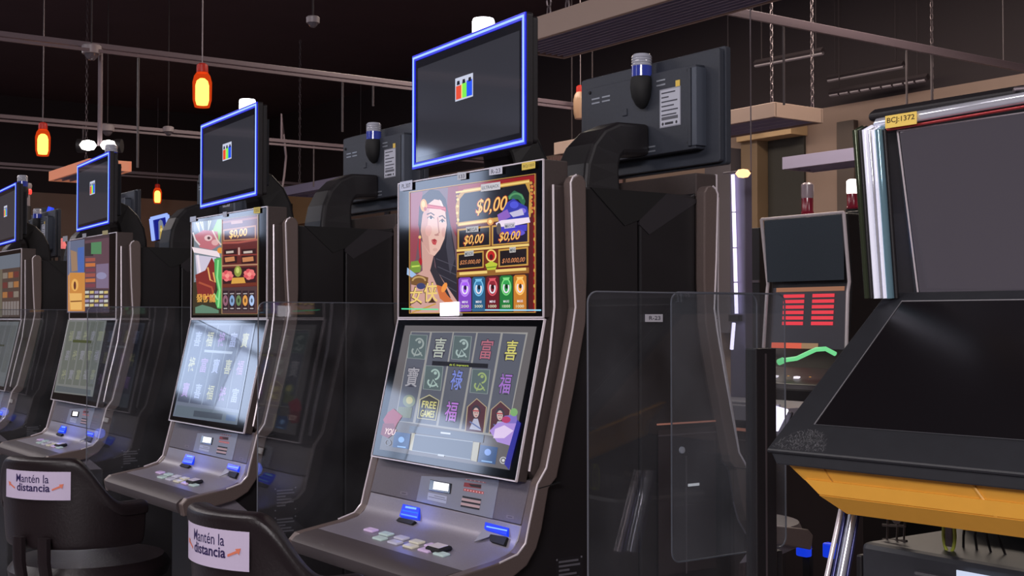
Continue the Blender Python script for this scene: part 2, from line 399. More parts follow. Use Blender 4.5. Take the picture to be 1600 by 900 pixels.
def make_beacon(root, x, y, z, lit, small=False):
    """light candle: socket, clear/blue lens, cap"""
    s = MB(); s.lathe([(.004, -.085), (.016, -.075), (.027, -.055), (.031, -.03), (.03, -.008), (.027, 0)], (x, y, z), 20)
    o = s.build('beacon_lamp', RUBBER, root, smooth=True)
    if lit:
        lm = emat('white_beacon_glow', (255, 250, 255), 5)
        b = MB(); b.lathe([(.026, 0), (.026, .009), (.024, .009)], (x, y, z), 20); b.build('beacon_collar', mat('blue_lens', (60, 70, 170), .2, emit=(70, 80, 190), es=.6), o, smooth=True)
        b = MB(); b.lathe([(.025, .009), (.0285, .018), (.0285, .047), (.026, .054), (.0, .056)], (x, y, z), 20); b.build('beacon_lens', lm, o, smooth=True)
    else:
        b = MB(); b.lathe([(.027, 0), (.027, .028), (.0, .028)], (x, y, z), 20); b.build('beacon_collar', mat('blue_lens_dark', (50, 62, 150), .15, spec=.8, emit=(40, 50, 120), es=.25), o, smooth=True)
        b = MB()
        for k in range(4): b.lathe([(.0265, .028+.007*k), (.0275, .0305+.007*k), (.0265, .033+.007*k)], (x, y, z), 20)
        b.lathe([(.026, .028), (.026, .055), (.022, .06), (.0, .06)], (x, y, z), 20); b.build('beacon_lens', mat('clear_lens', (170, 172, 185), .12, spec=.9), o, smooth=True)
    return o

def base_machine(name, label, group, rear=False, ty=0.0, yaw=0.0, lit=True, beacon=(-.07, .1, 2.11, True)):
    R = empty(name, (0, 0, 0), 0, label, 'slot machine', group)
    # black cabinet
    body = [(.262, 0.06), (.262, 1.66), (.235, 1.70), (.1, 1.70)]+BAK[:-2]+[(-.06, .80), (-.06, .06)]
    b = MB(); b.prism(body, -.334, .334); cab = b.build('cabinet', CABINET, R, bevel=.004)
    b = MB(); b.prism([(.25, 0), (.25, .06), (-.05, .06), (-.05, 0)], -.32, .32); b.build('plinth', RUBBER, R)
    # upper wedge seen from the sides under the display arm
    # bezel housing between the fins
    b = MB(); b.prism(INN+[(-.03, 1.05), (.06, 1.05), (.08, 1.70)], -.333, .333); b.build('screen_housing', HOUSING, R, bevel=.003)
    # side fins with bright edge strip
    for sx in (-1, 1):
        b = MB(); poly = [(.048, 1.717), (.062, 1.724), (.076, 1.72)]+BAK+SIL[::-1]
        xa, xb = (.334, .364) if sx > 0 else (-.364, -.334)
        b.prism(poly, xa, xb); fin = b.build('side_fin', BROWN, R, bevel=.0035)
        xs = sx*.3635
        b = MB(); b.tube([(xs, .056, 1.722), (xs, .046, 1.716)]+[(xs, y-.001, z) for y, z in SIL[:-3]], .0024, 6); b.build('edge_strip', SILVER, fin, smooth=True)
        b = MB(); b.tube([(sx*.3365, y-.004, z) for y, z in INN], .0026, 6); b.build('inner_strip', SILVER, fin, smooth=True)
        b = MB(); b.box((sx*.349, -.02, 1.041), (.031, .062, .002), Matrix.Rotation(.15, 3, 'X')); b.build('fin_joint', RUBBER, fin)
    # upper screen
    b = MB(); b.box((0, .034, 1.5815), (.636, .068, .353)); us = b.build('upper_screen', HOUSING, R, bevel=.003)
    b = MB(); b.box((0, -.0005, 1.5815), (.626, .002, .345)); b.build('black_glass', GLASSBLK, us)
    b = MB()
    for (x, z, dx, dz) in ((0, 1.757, .636, .003), (0, 1.406, .636, .0035), (-.3175, 1.5815, .0025, .353), (.3175, 1.5815, .0025, .353)): b.box((x, -.001, z), (dx, .004, dz))
    b.build('screen_trim', SILVER, us)
    # lower screen
    s, n = plane_of(S0, S1); L = math.hypot(S1[0]-S0[0], S1[1]-S0[1]); T = surf(S0, S1)
    b = MB(); q = lambda u, v, l: T(u, v, l)
    def slab(b, u0, u1, v0, v1, l0, l1): b.hexa([q(u0, v0, l0), q(u1, v0, l0), q(u1, v1, l0), q(u0, v1, l0), q(u0, v0, l1), q(u1, v0, l1), q(u1, v1, l1), q(u0, v1, l1)])
    slab(b, -.32, .32, 0, L, -.03, -.002); ls = b.build('lower_screen', HOUSING, R, bevel=.003)
    b = MB(); slab(b, -.317, .317, .003, L-.003, -.004, 0); b.build('black_glass', GLASSBLK, ls)
    b = MB()
    for (u0, u1, v0, v1) in ((-.321, .321, -.002, .001), (-.321, .321, L-.002, L+.001), (-.3215, -.3185, 0, L), (.3185, .3215, 0, L)): slab(b, u0, u1, v0, v1, -.004, .0015)
    b.build('screen_trim', SILVER, ls)
    # service panel under the screen
    b = MB(); b.prism([P1, P0, (-.02, .95), (.0, 1.05)], -.3325, .3325); sp = b.build('service_panel', HOUSING if False else mat('panel_grey', (104, 97, 103), .45, .2, noise=.06, nscale=200), R, bevel=.001)
    # deck: thick curved sheet
    top = [(-.073, .955), (-.083, .925), (-.094, .908), (-.112, .896), (-.15, .886), (-.2, .879), (-.26, .869), (-.282, .862), (-.293, .852), (-.294, .838), (-.285, .822), (-.2, .805), (-.05, .80), (-.03, .955)]
    b = MB(); b.prism(top, -.3332, .3332); dk = b.build('button_deck', DECK, R, bevel=.002, smooth=True)
    return R
def dressing(R, cx=X3):
    """things on the service panel and deck, measured on the nearest machine"""
    sp = [c for c in R.children if c.name.startswith('service_panel')][0]
    dk = [c for c in R.children if c.name.startswith('button_deck')][0]
    f = mapper(cx, P0, P1, 620, 745, 8.41); T = surf(P0, P1)
    def quad(b, pts, l0, l1, ff=f, TT=T):
        uv = [ff(*p) for p in pts]; b.hexa([TT(u, v, l0) for u, v in uv]+[TT(u, v, l1) for u, v in uv])
    b = MB(); quad(b, [(330, -10), (1352, 40), (1262, 550), (262, 318)], -.002, .0015); pl = b.build('centre_plate', PLATE, sp)
    b = MB(); quad(b, [(455, 38), (732, 92), (712, 228), (435, 178)], .0, .004); w_ = b.build('card_window', GLASSBLK, sp, bevel=.001)
    b = MB(); quad(b, [(508, 66), (705, 98), (692, 194), (495, 165)], .004, .0045); b.build('lit_window', emat('window_white', (255, 250, 255), 1.6), w_)
    a = Art(f)
    a.poly([(420, 205), (668, 258), (655, 356), (408, 300)], (172, 178, 200)); a.line([(425, 262), (655, 312)], 7, (90, 90, 110)); a.line([(500, 250), (640, 282)], 10, (120, 122, 140))
    a.build('card_instruction', lambda u, v, l: T(u, v, .0018+l), PRINT, pl); a = Art(f)
    a.line([(905, 35), (1180, 82)], 16, (176, 120, 125)); a.poly([(895, 75), (1120, 105), (1115, 160), (885, 130)], (135, 50, 55)); a.poly([(950, 95), (1118, 110), (1114, 150), (985, 130)], (25, 15, 20)); a.line([(885, 168), (1150, 215)], 34, (180, 80, 80))
    for k in range(7): a.ell(905+k*38, 172+k*7, 9, 9, (235, 190, 190), 8)
    for k in range(5): a.ell(925+k*55, 38+k*9, 9, 8, (225, 190, 190), 8)
    for k in range(3): a.line([(872-12*k, 262+60*k), (1118-12*k, 308+60*k)], 24, (18, 15, 20))
    for k in range(2): a.line([(862-12*k, 294+60*k), (1110-12*k, 340+60*k)], 34, (190, 160, 160))
    a.build('red_instruction_print', lambda u, v, l: T(u, v, .0018+l), PRINT, pl)
    a = Art(f)
    for (x, y) in ((95, 215), (1490, 528)):
        a.poly([(x-48, y-28), (x+50, y-10), (x+48, y+28), (x-50, y+12)], (120, 112, 118)); a.poly([(x-30, y-10), (x+30, y), (x+28, y+12), (x-30, y+4)], (70, 64, 70))
    a.build('maker_badge', lambda u, v, l: T(u, v, .0004+l), PRINT, sp)
    # deck: curved part carries the two lit slots
    D0, D1 = (-.11, .8965), (-.079, .935)
    g = mapper(cx, D0, D1, 620, 745, 8.41); TD = surf(D0, D1)
    slotm = mat('slot_blue', (10, 20, 120), .3, emit=(12, 60, 245), es=.9)
    b = MB(); quad(b, [(95, 360), (322, 410), (290, 565), (45, 525)], -.01, .004, g, TD); s1 = b.build('bill_slot', slotm, dk, bevel=.001)
    b = MB(); quad(b, [(45, 540), (250, 588), (200, 632), (0, 580)], -.01, .003, g, TD); b.build('slot_mouth', RUBBER, s1)
    gp = Vector(TD(*g(175, 470), .05)); gl = bpy.data.lights.new('slot_light', 'POINT'); gl.energy = .06; gl.color = (.12, .2, 1); gl.shadow_soft_size = .02; go = bpy.data.objects.new('slot_light', gl); COL.objects.link(go); go.parent = s1; go.location = gp
    gp = Vector(TD(*g(1310, 740), .05)); go = bpy.data.objects.new('slot_light', gl); COL.objects.link(go); go.parent = s1; go.location = gp
    a = Art(g); a.poly([(130, 395), (275, 420), (268, 445), (125, 420)], (140, 195, 255)); a.line([(90, 452), (292, 490)], 20, (60, 120, 255)); a.line([(70, 500), (280, 545)], 16, (110, 170, 255))
    a.build('slot_lettering', lambda u, v, l: TD(u, v, .0042+l), SCREEN, s1)
    b = MB(); quad(b, [(1182, 610), (1492, 690), (1462, 785), (1168, 700)], -.01, .006, g, TD); s2 = b.build('ticket_slot', slotm, dk, bevel=.001)
    b = MB(); quad(b, [(1235, 762), (1460, 800), (1415, 905), (1230, 850)], -.01, .003, g, TD); b.build('slot_mouth', RUBBER, s2)
    a = Art(g); a.line([(1200, 672), (1472, 728)], 16, (150, 205, 255)); a.build('slot_lettering', lambda u, v, l: TD(u, v, .0062+l), SCREEN, s2)
    b = MB(); quad(b, [(1140, 715), (1245, 765), (1225, 800), (1030, 865)], .002, .004, g, TD); b.build('paper_guide', PLATE, s2)
    # button cluster on the flat of the deck
    G0, G1 = (-.26, .8695), (-.15, .886); TG = surf(G0, G1); h = mapper(cx, G0, G1)
    bm_ = [mat('button_pearl_%d' % i, c, .25, emit=c, es=.12) for i, c in enumerate(((205, 180, 216), (180, 200, 195), (185, 183, 200), (205, 200, 180)))]
    for i in range(5):
        for j in range(2):
            x = 580+24*i+14*j; y = 834+6.2*i+9*j-(4*(j == 0)); u, v = h(x, y)
            b = MB(); P = []
            for l_ in (0, .006): P += [TG(u+dx, v+dy, l_) for dx, dy in ((-.022, -.011), (.022, -.011), (.022, .011), (-.022, .011))]
            b.hexa(P); b.build('play_button', bm_[(i+j) % 4], dk, bevel=.003)
    u, v = h(686, 861); b = MB()
    P = [TG(u+dx*s_, v+dy*s_, l_) for s_, l_ in ((1, 0), (1, .012)) for dx, dy in ((-.03, -.02), (.03, -.02), (.03, .02), (-.03, .02))]
    b.hexa(P); sb = b.build('spin_button', RUBBER, dk, bevel=.006)
    b = MB(); P = [TG(u+dx, v+dy, l_) for l_ in (.012, .0135) for dx, dy in ((-.022, -.013), (.022, -.013), (.022, .013), (-.022, .013))]
    b.hexa(P); b.build('button_cap', SILVER, sb, bevel=.0005)
    # dark hand rest along the front
    b = MB(); b.prism([(-.225, .8755), (-.262, .8705), (-.286, .863), (-.297, .852), (-.297, .836), (-.288, .822), (-.25, .815)], -.333, .3335); b.build('hand_rest', mat('hand_rest', (70, 62, 64), .5), dk, smooth=True)
    # blue light pooled by the deck lamp
    # rating plates on the cabinet side
    cab = [c for c in R.children if c.name.startswith('cabinet')][0]
    a = Art()
    for (z0, hh) in ((.80, .075), (.725, .06)):
        a.poly([(.02, z0), (.095, z0), (.095, z0+hh), (.02, z0+hh)], (26, 24, 28))
        for k in range(6): a.poly([(.028, z0+hh-.012-k*.0095), (.028+(.055, .06, .03, .05, .058, .03)[k], z0+hh-.012-k*.0095), (.028+(.055, .06, .03, .05, .058, .03)[k], z0+hh-.0075-k*.0095), (.028, z0+hh-.0075-k*.0095)], (95, 93, 100))
        for x in (.023, .092):
            for z in (z0+.004, z0+hh-.004): a.ell(x, z, .0025, .0025, (110, 108, 115), 8)
    a.build('rating_plate', lambda u, v, l: (.3345+l, u, v), PRINT, cab)
def arm_and_top(R, rear, ty, yaw, lit, beacon):
    t = make_topper(R, rear, lit, ty, yaw)
    yb = ty+.06
    path = [(0, .155, 1.66), (0, .155, 1.74), (0, .15, 1.785), (0, .135, 1.825), (0, .11, 1.855), (0, .075, 1.873), (0, yb, 1.878)]
    b = MB(); b.tube(path, [.105, .1, .094, .086, .078, .072, .068], 4, sq=(1, .85)); b.build('display_arm', BLACK, R, bevel=.012, seg=3)
    make_beacon(R, *beacon)
    tri = [(.18, 1.70), (.265, 1.70), (.265, 1.633)] if rear else [(.12, 1.70), (.265, 1.70), (.265, 1.633), (.22, 1.617)]
    b = MB(); b.prism(tri, -.3362, .3362); b.build('neck_bracket', mat('neck_black', (9, 8, 10), .6), R)
    if rear:
        b = MB(); b.prism([(.18, 1.70), (.07, 1.69), (.235, 1.60), (.265, 1.622), (.265, 1.633)], -.3358, .3358); b.build('shoulder_facet', mat('facet_grey', (40, 37, 41), .5), R)

# --- front row machines (screens towards the aisle)
def art_M3(R):
    us = [c for c in R.children if c.name.startswith('upper_screen')][0]; ls = [c for c in R.children if c.name.startswith('lower_screen')][0]
    A = (0, 1.405); B = (0, 1.757)
    f = mapper(X3, A, B, 580, 230, 3.2156); a = Art(f)
    G = (196, 150, 70); G2 = (238, 205, 120); RD = (150, 24, 28)
    a.poly([(195, 222), (835, 132), (835, 832), (195, 836)], (60, 26, 28))
    a.poly([(200, 228), (828, 140), (828, 828), (200, 832)], RD)
    # portrait side
    a.poly([(200, 228), (392, 201), (440, 380), (440, 832), (200, 832)], (112, 84, 92))
    a.poly([(200, 232), (262, 222), (245, 420), (228, 560), (200, 600)], (150, 70, 82))
    a.poly([(390, 201), (440, 194), (440, 470), (402, 390), (385, 300)], (135, 30, 36))
    a.poly([(245, 300), (262, 245), (300, 212), (345, 218), (378, 260), (392, 330), (425, 520), (438, 700), (438, 832), (380, 832), (345, 700), (322, 560), (300, 470), (262, 470), (240, 390)], (44, 42, 52))
    a.poly([(392, 330), (400, 400), (425, 560), (400, 640), (380, 500)], (70, 68, 80))
    for k in range(6): a.line([(330+k*8, 560+k*40), (432, 600+k*42)], 4, (78, 76, 88))
    a.poly([(256, 470), (318, 540), (322, 600), (372, 680), (440, 780), (440, 832), (205, 832), (205, 660), (262, 620)], (206, 160, 150))
    a.poly([(318, 545), (324, 600), (375, 690), (405, 760), (345, 720), (300, 620)], (52, 48, 56))
    a.poly([(262, 340), (282, 292), (322, 262), (352, 268), (376, 318), (384, 390), (372, 460), (350, 512), (322, 546), (296, 536), (266, 488), (252, 420)], (228, 186, 172))
    a.poly([(262, 340), (282, 292), (300, 290), (286, 400), (300, 536), (266, 488), (252, 420)], (205, 158, 148))
    a.poly([(345, 262), (356, 270), (376, 318), (360, 312)], (240, 205, 195))
    a.poly([(272, 284), (378, 300), (382, 326), (352, 312), (275, 306)], (178, 44, 56))
    a.poly([(275, 292), (378, 308), (379, 312), (275, 297)], (225, 110, 110))
    a.ell(268, 292, 17, 32, (222, 160, 82)); a.ell(266, 286, 9, 17, (240, 200, 130)); a.ell(276, 310, 7, 10, (180, 70, 60))
    a.line([(284, 338), (304, 330), (322, 342)], 6, (50, 36, 40)); a.line([(344, 350), (362, 344), (378, 360)], 6, (50, 36, 40))
    a.poly([(288, 356), (304, 345), (320, 358), (304, 364)], (240, 225, 220)); a.ell(305, 354, 7, 8, (40, 30, 34)); a.line([(286, 357), (304, 344), (321, 358)], 4, (50, 30, 34))
    a.poly([(348, 374), (362, 362), (374, 374), (362, 380)], (240, 225, 220)); a.ell(362, 371, 6, 8, (40, 30, 34)); a.line([(347, 374), (362, 361), (375, 374)], 4, (50, 30, 34))
    a.line([(338, 352), (342, 400), (346, 430), (332, 440)], 5, (182, 130, 122)); a.ell(334, 441, 12, 5, (190, 136, 128))
    a.poly([(306, 466), (324, 460), (336, 470), (322, 478)], (168, 52, 58)); a.poly([(306, 468), (322, 478), (336, 472), (328, 492), (314, 488)], (196, 76, 80))
    a.ell(326, 515, 12, 8, (214, 168, 156)); a.ell(292, 420, 16, 28, (222, 168, 158)); a.ell(368, 428, 9, 24, (216, 166, 156))
    a.line([(250, 445), (248, 500), (252, 560)], 9, (190, 52, 60)); a.ell(249, 452, 7, 8, (235, 190, 120)); a.ell(252, 575, 9, 20, (170, 36, 46))
    a.poly([(205, 575), (240, 570), (256, 600), (250, 628), (215, 632), (200, 610)], (120, 150, 60)); a.line([(208, 600), (248, 596)], 8, (190, 215, 90))
    a.poly([(186, 605), (232, 640), (210, 655), (184, 640)], (160, 190, 230))
    a.poly([(200, 660), (240, 640), (292, 655), (288, 690), (250, 700), (206, 690)], (120, 84, 48)); a.ring(245, 672, 32, 8, (196, 160, 100), 20, PI, 2*PI); a.ell(255, 698, 22, 16, (60, 66, 110))
    a.poly([(330, 690), (360, 700), (385, 740), (430, 790), (400, 800), (350, 760)], (205, 110, 60)); a.ell(372, 705, 12, 26, (240, 150, 70), rot=.4)
    a.text('女', 196, 792, 262, 700, (70, 44, 20), .03); a.text('侠', 266, 782, 340, 676, (70, 44, 20), .03)
    a.text('女', 200, 786, 262, 704, G2, .012); a.text('侠', 270, 777, 338, 680, G2, .012)
    a.line([(200, 800), (240, 822), (330, 786)], 7, G); a.line([(210, 830), (300, 800)], 6, G)
    # jackpot boxes
    a.poly([(430, 232), (820, 172), (820, 828), (440, 832)], (88, 22, 22))
    a.poly([(470, 212), (800, 162), (812, 300), (806, 352), (440, 398), (428, 300), (445, 240)], G)
    a.poly([(474, 232), (560, 218), (780, 184), (800, 230), (796, 332), (446, 378), (450, 262)], (22, 20, 26))
    a.line([(430, 228), (480, 220), (560, 208), (690, 188), (800, 172)], 9, G2)
    for k in range(9): a.ell(438+((k*7) % 5), 246+k*17, 7, 7, G2 if k % 2 else G, 8); a.ell(808+((k*5) % 6), 180+k*18, 8, 8, (205, 120, 62) if k % 2 else G, 8)
    for k in range(16): a.ell(826, 190+k*39, 5, 9, G if k % 2 else (140, 90, 40), 8)
    a.frame([(198, 226), (830, 134), (830, 830), (198, 834)], 5, G)
    def money(t, x0, y0, x1, y1):
        a.text(t, x0-4, y0+4, x1+3, y1-3, (170, 48, 24), .03, .3); a.text(t, x0, y0, x1, y1, (246, 196, 104), .008, .3)
    money('$0,00', 532, 336, 690, 254)
    a.poly([(690, 250), (725, 218), (765, 236), (782, 272), (772, 300), (745, 262), (712, 262)], (48, 104, 74)); a.ring(735, 262, 34, 9, (86, 150, 100), 28, PI, 2*PI)
    a.poly([(690, 278), (722, 258), (752, 280), (790, 300), (800, 352), (700, 366), (650, 372), (662, 330)], (54, 58, 168)); a.ell(725, 290, 22, 18, (80, 86, 214)); a.ell(765, 320, 20, 14, (126, 110, 220))
    a.poly([(640, 340), (690, 312), (708, 350), (650, 380)], (140, 96, 190)); a.poly([(700, 330), (765, 310), (775, 340), (720, 352)], (196, 190, 220))
    a.line([(446, 392), (600, 372)], 17, G2); a.line([(446, 398), (600, 378)], 5, (150, 90, 40)); a.ell(605, 374, 17, 19, (222, 150, 70)); a.ell(605, 374, 9, 10, (250, 220, 140))
    # row two
    a.poly([(440, 412), (606, 394), (606, 496), (440, 512)], G); a.poly([(448, 420), (600, 403), (600, 490), (448, 504)], (24, 20, 26))
    a.poly([(612, 394), (800, 372), (800, 480), (612, 496)], G); a.poly([(620, 402), (792, 382), (792, 474), (620, 488)], (26, 22, 50))
    a.poly([(632, 382), (660, 368), (800, 352), (806, 378), (720, 396), (640, 402)], (238, 222, 240)); a.poly([(650, 402), (790, 388), (788, 420), (700, 440), (655, 430)], (70, 62, 190)); a.ell(648, 410, 12, 30, (90, 80, 80)); a.ell(740, 430, 40, 16, (96, 84, 205))
    money('$0,00', 472, 492, 572, 440); money('$0,00', 648, 474, 756, 424)
    # row three
    a.line([(436, 520), (800, 490)], 12, G2)
    a.poly([(438, 534), (572, 520), (572, 606), (438, 618)], G); a.poly([(446, 542), (566, 529), (566, 600), (446, 610)], (28, 20, 24))
    a.poly([(646, 514), (796, 500), (796, 594), (646, 604)], G); a.poly([(654, 522), (788, 509), (788, 586), (654, 597)], (28, 20, 24))
    a.text('$25.000,00', 452, 590, 556, 566, (205, 130, 84), .012, .3); a.text('$10.000,00', 664, 583, 780, 556, (205, 130, 84), .012, .3)
    a.poly([(576, 520), (644, 512), (644, 610), (576, 616)], (110, 44, 24)); a.ell(610, 545, 23, 28, (190, 34, 32)); a.ring(610, 545, 23, 7, G2, 28); a.ell(610, 552, 9, 14, (90, 24, 24)); a.poly([(580, 590), (610, 572), (642, 586), (630, 620), (592, 622)], (190, 200, 60)); a.line([(586, 606), (636, 600)], 6, (110, 140, 40))
    a.poly([(436, 628), (800, 604), (800, 632), (436, 656)], (150, 100, 44)); a.line([(450, 636), (590, 627)], 14, G2); a.line([(632, 622), (786, 612)], 14, G2)
    # five cards
    a.poly([(442, 652), (798, 636), (798, 828), (442, 830)], (50, 32, 26))
    cs = [((128, 70, 190), (190, 140, 240)), ((40, 92, 130), (120, 190, 230)), ((104, 24, 34), (220, 90, 100)), ((34, 120, 56), (130, 220, 130)), ((198, 124, 44), (250, 200, 110))]
    for k, (c1, c2) in enumerate(cs):
        x0 = 446+k*69.5; x1 = x0+64; t = 656-k*3.4
        a.poly([(x0, t+8), (x0+8, t), (x1-8, t-2), (x1, t+6), (x1, 824), (x0, 826)], c1)
        cx_, cy_ = (x0+x1)/2, 708-k*2
        a.ell(cx_, cy_, 24, 44, tuple(min(255, int(q*1.25)+10) for q in c1)); a.ring(cx_, cy_, 22, 6, c2, 40); a.ring(cx_, cy_+4, 13, 7, (236, 230, 240), 24, -.6, 3.9); a.ell(cx_+2, cy_-2, 7, 12, tuple(q//3 for q in c1))
        a.poly([(x0+14, t+10), (x1-14, t+8), (x1-20, t+22), (x0+20, t+24)], c2)
        a.text('MINI' if k < 3 else 'MAXI', x0+18, 784-k*1.2, x1-18, 772-k*1.2, (236, 230, 240), .01); a.text(['200', '5000', '1000', '10000', '1000'][k], x0+12, 806, x1-12, 792, (225, 225, 190), .01)
    a.line([(160, 812), (345, 815)], 6, (90, 240, 170)); a.line([(455, 816), (580, 818)], 4, (70, 110, 150)); a.line([(580, 818), (862, 819)], 7, (150, 215, 245))
    a.build('game_picture', surf(A, B, .0022), SCREEN, us)
    # stickers on the glass
    g1, g2, g3 = (60, 64, 84), (96, 110, 120), (84, 66, 10)
    stickers(us, f, surf(A, B, .0064), [
        ([(155, 176), (217, 165), (217, 214), (155, 222)], (205, 212, 235), 'PL.307', (164, 206, 208, 184), g1),
        ([(444, 128), (488, 124), (488, 160), (444, 166)], (200, 205, 215), '133', (452, 156, 480, 138), g1),
        ([(604, 103), (670, 92), (670, 134), (604, 143)], (205, 208, 222), 'R-23', (614, 132, 660, 110), g1),
        ([(768, 80), (836, 70), (836, 106), (768, 118)], (228, 200, 84), 'BCJ:1333', (775, 104, 830, 86), g3),
        ([(562, 188), (660, 174), (660, 212), (562, 225)], (228, 232, 236), 'ULTRAJACK', (568, 212, 654, 192), g2),
        ([(488, 402), (550, 396), (550, 424), (488, 430)], (222, 228, 230), 'MEGA', (494, 424, 544, 406), g2),
        ([(680, 384), (734, 378), (734, 404), (680, 410)], (228, 228, 240), 'MAYOR', (685, 404, 730, 388), g2),
        ([(480, 524), (526, 519), (526, 545), (480, 550)], (210, 215, 212), 'MENOR', (484, 544, 522, 528), g2),
        ([(706, 504), (738, 501), (738, 528), (706, 531)], (215, 218, 212), 'MINI', (710, 526, 734, 510), g2)])
    # small lit plate at the bottom edge
    b = MB(); P = [f(*p) for p in ((358, 782), (452, 776), (452, 846), (358, 848))]; T = surf(A, B)
    b.hexa([T(u, v, .0055) for u, v in P]+[T(u, v, .0075) for u, v in P]); b.build('reader_light', emat('reader_white', (255, 245, 255), 2.2), us, bevel=.0008)
    # ---------- reels, with the grey reflection wash on the glass mixed into their colours
    f = mapper(X3, S0, S1, 590, 500, 3.4615); a = Art(f); LO = []
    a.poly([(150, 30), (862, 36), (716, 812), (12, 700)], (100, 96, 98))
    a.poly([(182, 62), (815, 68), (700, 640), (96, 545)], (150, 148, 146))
    # each reel strip: top-left, top-right, bottom-right, bottom-left
    tl = [(186, 66), (296, 68), (415, 68), (544, 70), (680, 72)]; tr = [(286, 68), (408, 68), (536, 70), (668, 72), (804, 78)]
    bl = [(100, 545), (206, 556), (330, 572), (455, 590), (585, 610)]; br = [(192, 554), (318, 570), (442, 588), (574, 606), (700, 620)]
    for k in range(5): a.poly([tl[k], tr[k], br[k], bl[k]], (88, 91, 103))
    def cell(k, r):
        t = (r+.5)/3
        L_ = Vector(tl[k]).lerp(Vector(bl[k]), t); R_ = Vector(tr[k]).lerp(Vector(br[k]), t); return (L_+R_)/2
    def glyph(k, r, ch, c, s=1):
        p = cell(k, r); a.text(ch, p.x-34*s-2, p.y+57*s+2, p.x+34*s+2, p.y-57*s-2, (58, 56, 70), .03); a.text(ch, p.x-32*s, p.y+54*s, p.x+32*s, p.y-54*s, c, .008)
    def lion(k, r, c):
        p = cell(k, r)
        a.poly([(p.x-44, p.y-68), (p.x+50, p.y-64), (p.x+36, p.y+66), (p.x-58, p.y+58)], (88, 102, 104)); a.frame([(p.x-44, p.y-68), (p.x+50, p.y-64), (p.x+36, p.y+66), (p.x-58, p.y+58)], 4, (140, 150, 150))
        a.ring(p.x+6, p.y-20, 22, 9, c, 26, -2.6, 1.6); a.ring(p.x-8, p.y+22, 24, 9, c, 20, .3, 3.9); a.ell(p.x+8, p.y-28, 9, 9, c, 10); a.line([(p.x-22, p.y+50), (p.x-4, p.y+8), (p.x+22, p.y+48)], 7, c)
    def maiden(k, r):
        p = cell(k, r)
        a.poly([(p.x-52, p.y+90), (p.x-40, p.y-40), (p.x+10, p.y-84), (p.x+62, p.y-38), (p.x+46, p.y+100)], (84, 52, 60)); a.line([(p.x-52, p.y+90), (p.x-40, p.y-40), (p.x+10, p.y-84), (p.x+62, p.y-38), (p.x+46, p.y+100)], 5, (178, 160, 130))
        a.ell(p.x+6, p.y-14, 24, 36, (60, 56, 66)); a.ell(p.x+6, p.y-8, 16, 27, (196, 168, 164)); a.poly([(p.x-12, p.y-22), (p.x+22, p.y-20), (p.x+21, p.y-14), (p.x-12, p.y-16)], (170, 60, 70))
        a.ell(p.x+1, p.y-8, 3, 3, (60, 50, 60), 6); a.ell(p.x+13, p.y-7, 3, 3, (60, 50, 60), 6); a.ell(p.x+7, p.y+8, 5, 2.5, (160, 70, 80), 8)
        a.poly([(p.x-30, p.y+80), (p.x-6, p.y+24), (p.x+16, p.y+24), (p.x+34, p.y+90)], (176, 178, 200)); a.line([(p.x-28, p.y+40), (p.x+32, p.y+80)], 7, (96, 110, 160))
    lion(0, 0, (150, 160, 158)); glyph(1, 0, '喜', (176, 182, 172)); lion(2, 0, (160, 178, 176)); glyph(3, 0, '富', (176, 104, 120)); glyph(4, 0, '喜', (206, 200, 110))
    glyph(0, 1, '寶', (160, 158, 166)); lion(1, 1, (160, 182, 176)); glyph(2, 1, '祿', (120, 134, 210)); lion(3, 1, (150, 168, 110)); glyph(4, 1, '福', (160, 112, 196))
    p = cell(0, 2); a.ell(p.x+12, p.y-30, 34, 34, (120, 130, 110)); a.ell(p.x+14, p.y-34, 18, 20, (178, 172, 120)); a.poly([(p.x-44, p.y), (p.x+30, p.y+5), (p.x+20, p.y+62), (p.x-56, p.y+56)], (110, 116, 92))
    p = cell(1, 2); q_ = [(p.x-44, p.y-50), (p.x+6, p.y-74), (p.x+58, p.y-44), (p.x+40, p.y+62), (p.x-58, p.y+50)]; a.poly(q_, (70, 68, 66)); a.frame(q_, 5, (196, 190, 150)); a.text('FREE', p.x-34, p.y-2, p.x+44, p.y-40, (206, 200, 120), .015); a.text('GAMES', p.x-42, p.y+46, p.x+34, p.y+8, (206, 200, 120), .015)
    glyph(2, 2, '福', (180, 120, 206)); maiden(3, 2); maiden(4, 2)
    # message bar, meters, buttons
    a.poly([(300, 222), (602, 238), (600, 262), (297, 246)], (30, 30, 36)); a.text('de C. Impresora', 392, 253, 496, 240, (214, 232, 90), .008)
    a.poly([(178, 572), (580, 622), (574, 664), (172, 606)], (90, 98, 112)); a.line([(345, 610), (398, 616)], 9, (200, 204, 214))
    a.poly([(206, 620), (520, 660), (506, 756), (190, 706)], (84, 92, 104)); a.frame([(206, 620), (520, 660), (506, 756), (190, 706)], 4, (150, 158, 168)); a.line([(330, 730), (364, 735)], 10, (190, 196, 206))
    a.poly([(96, 604), (182, 616), (172, 700), (84, 688)], (58, 84, 128)); a.ell(132, 648, 16, 16, (130, 170, 226)); a.line([(110, 684), (156, 690)], 7, (130, 170, 220))
    a.poly([(560, 676), (655, 690), (640, 782), (544, 768)], (58, 84, 128)); a.ell(600, 716, 18, 18, (130, 160, 226)); a.line([(566, 762), (624, 770)], 7, (130, 170, 220))
    a.poly([(190, 612), (206, 614), (190, 708), (174, 704)], (178, 172, 150)); a.poly([(522, 660), (556, 664), (540, 768), (508, 760)], (168, 162, 140)); a.ring(684, 760, 17, 5, (190, 190, 196)); a.ell(684, 760, 8, 8, (210, 210, 214)); a.ring(60, 664, 15, 4, (120, 120, 130))
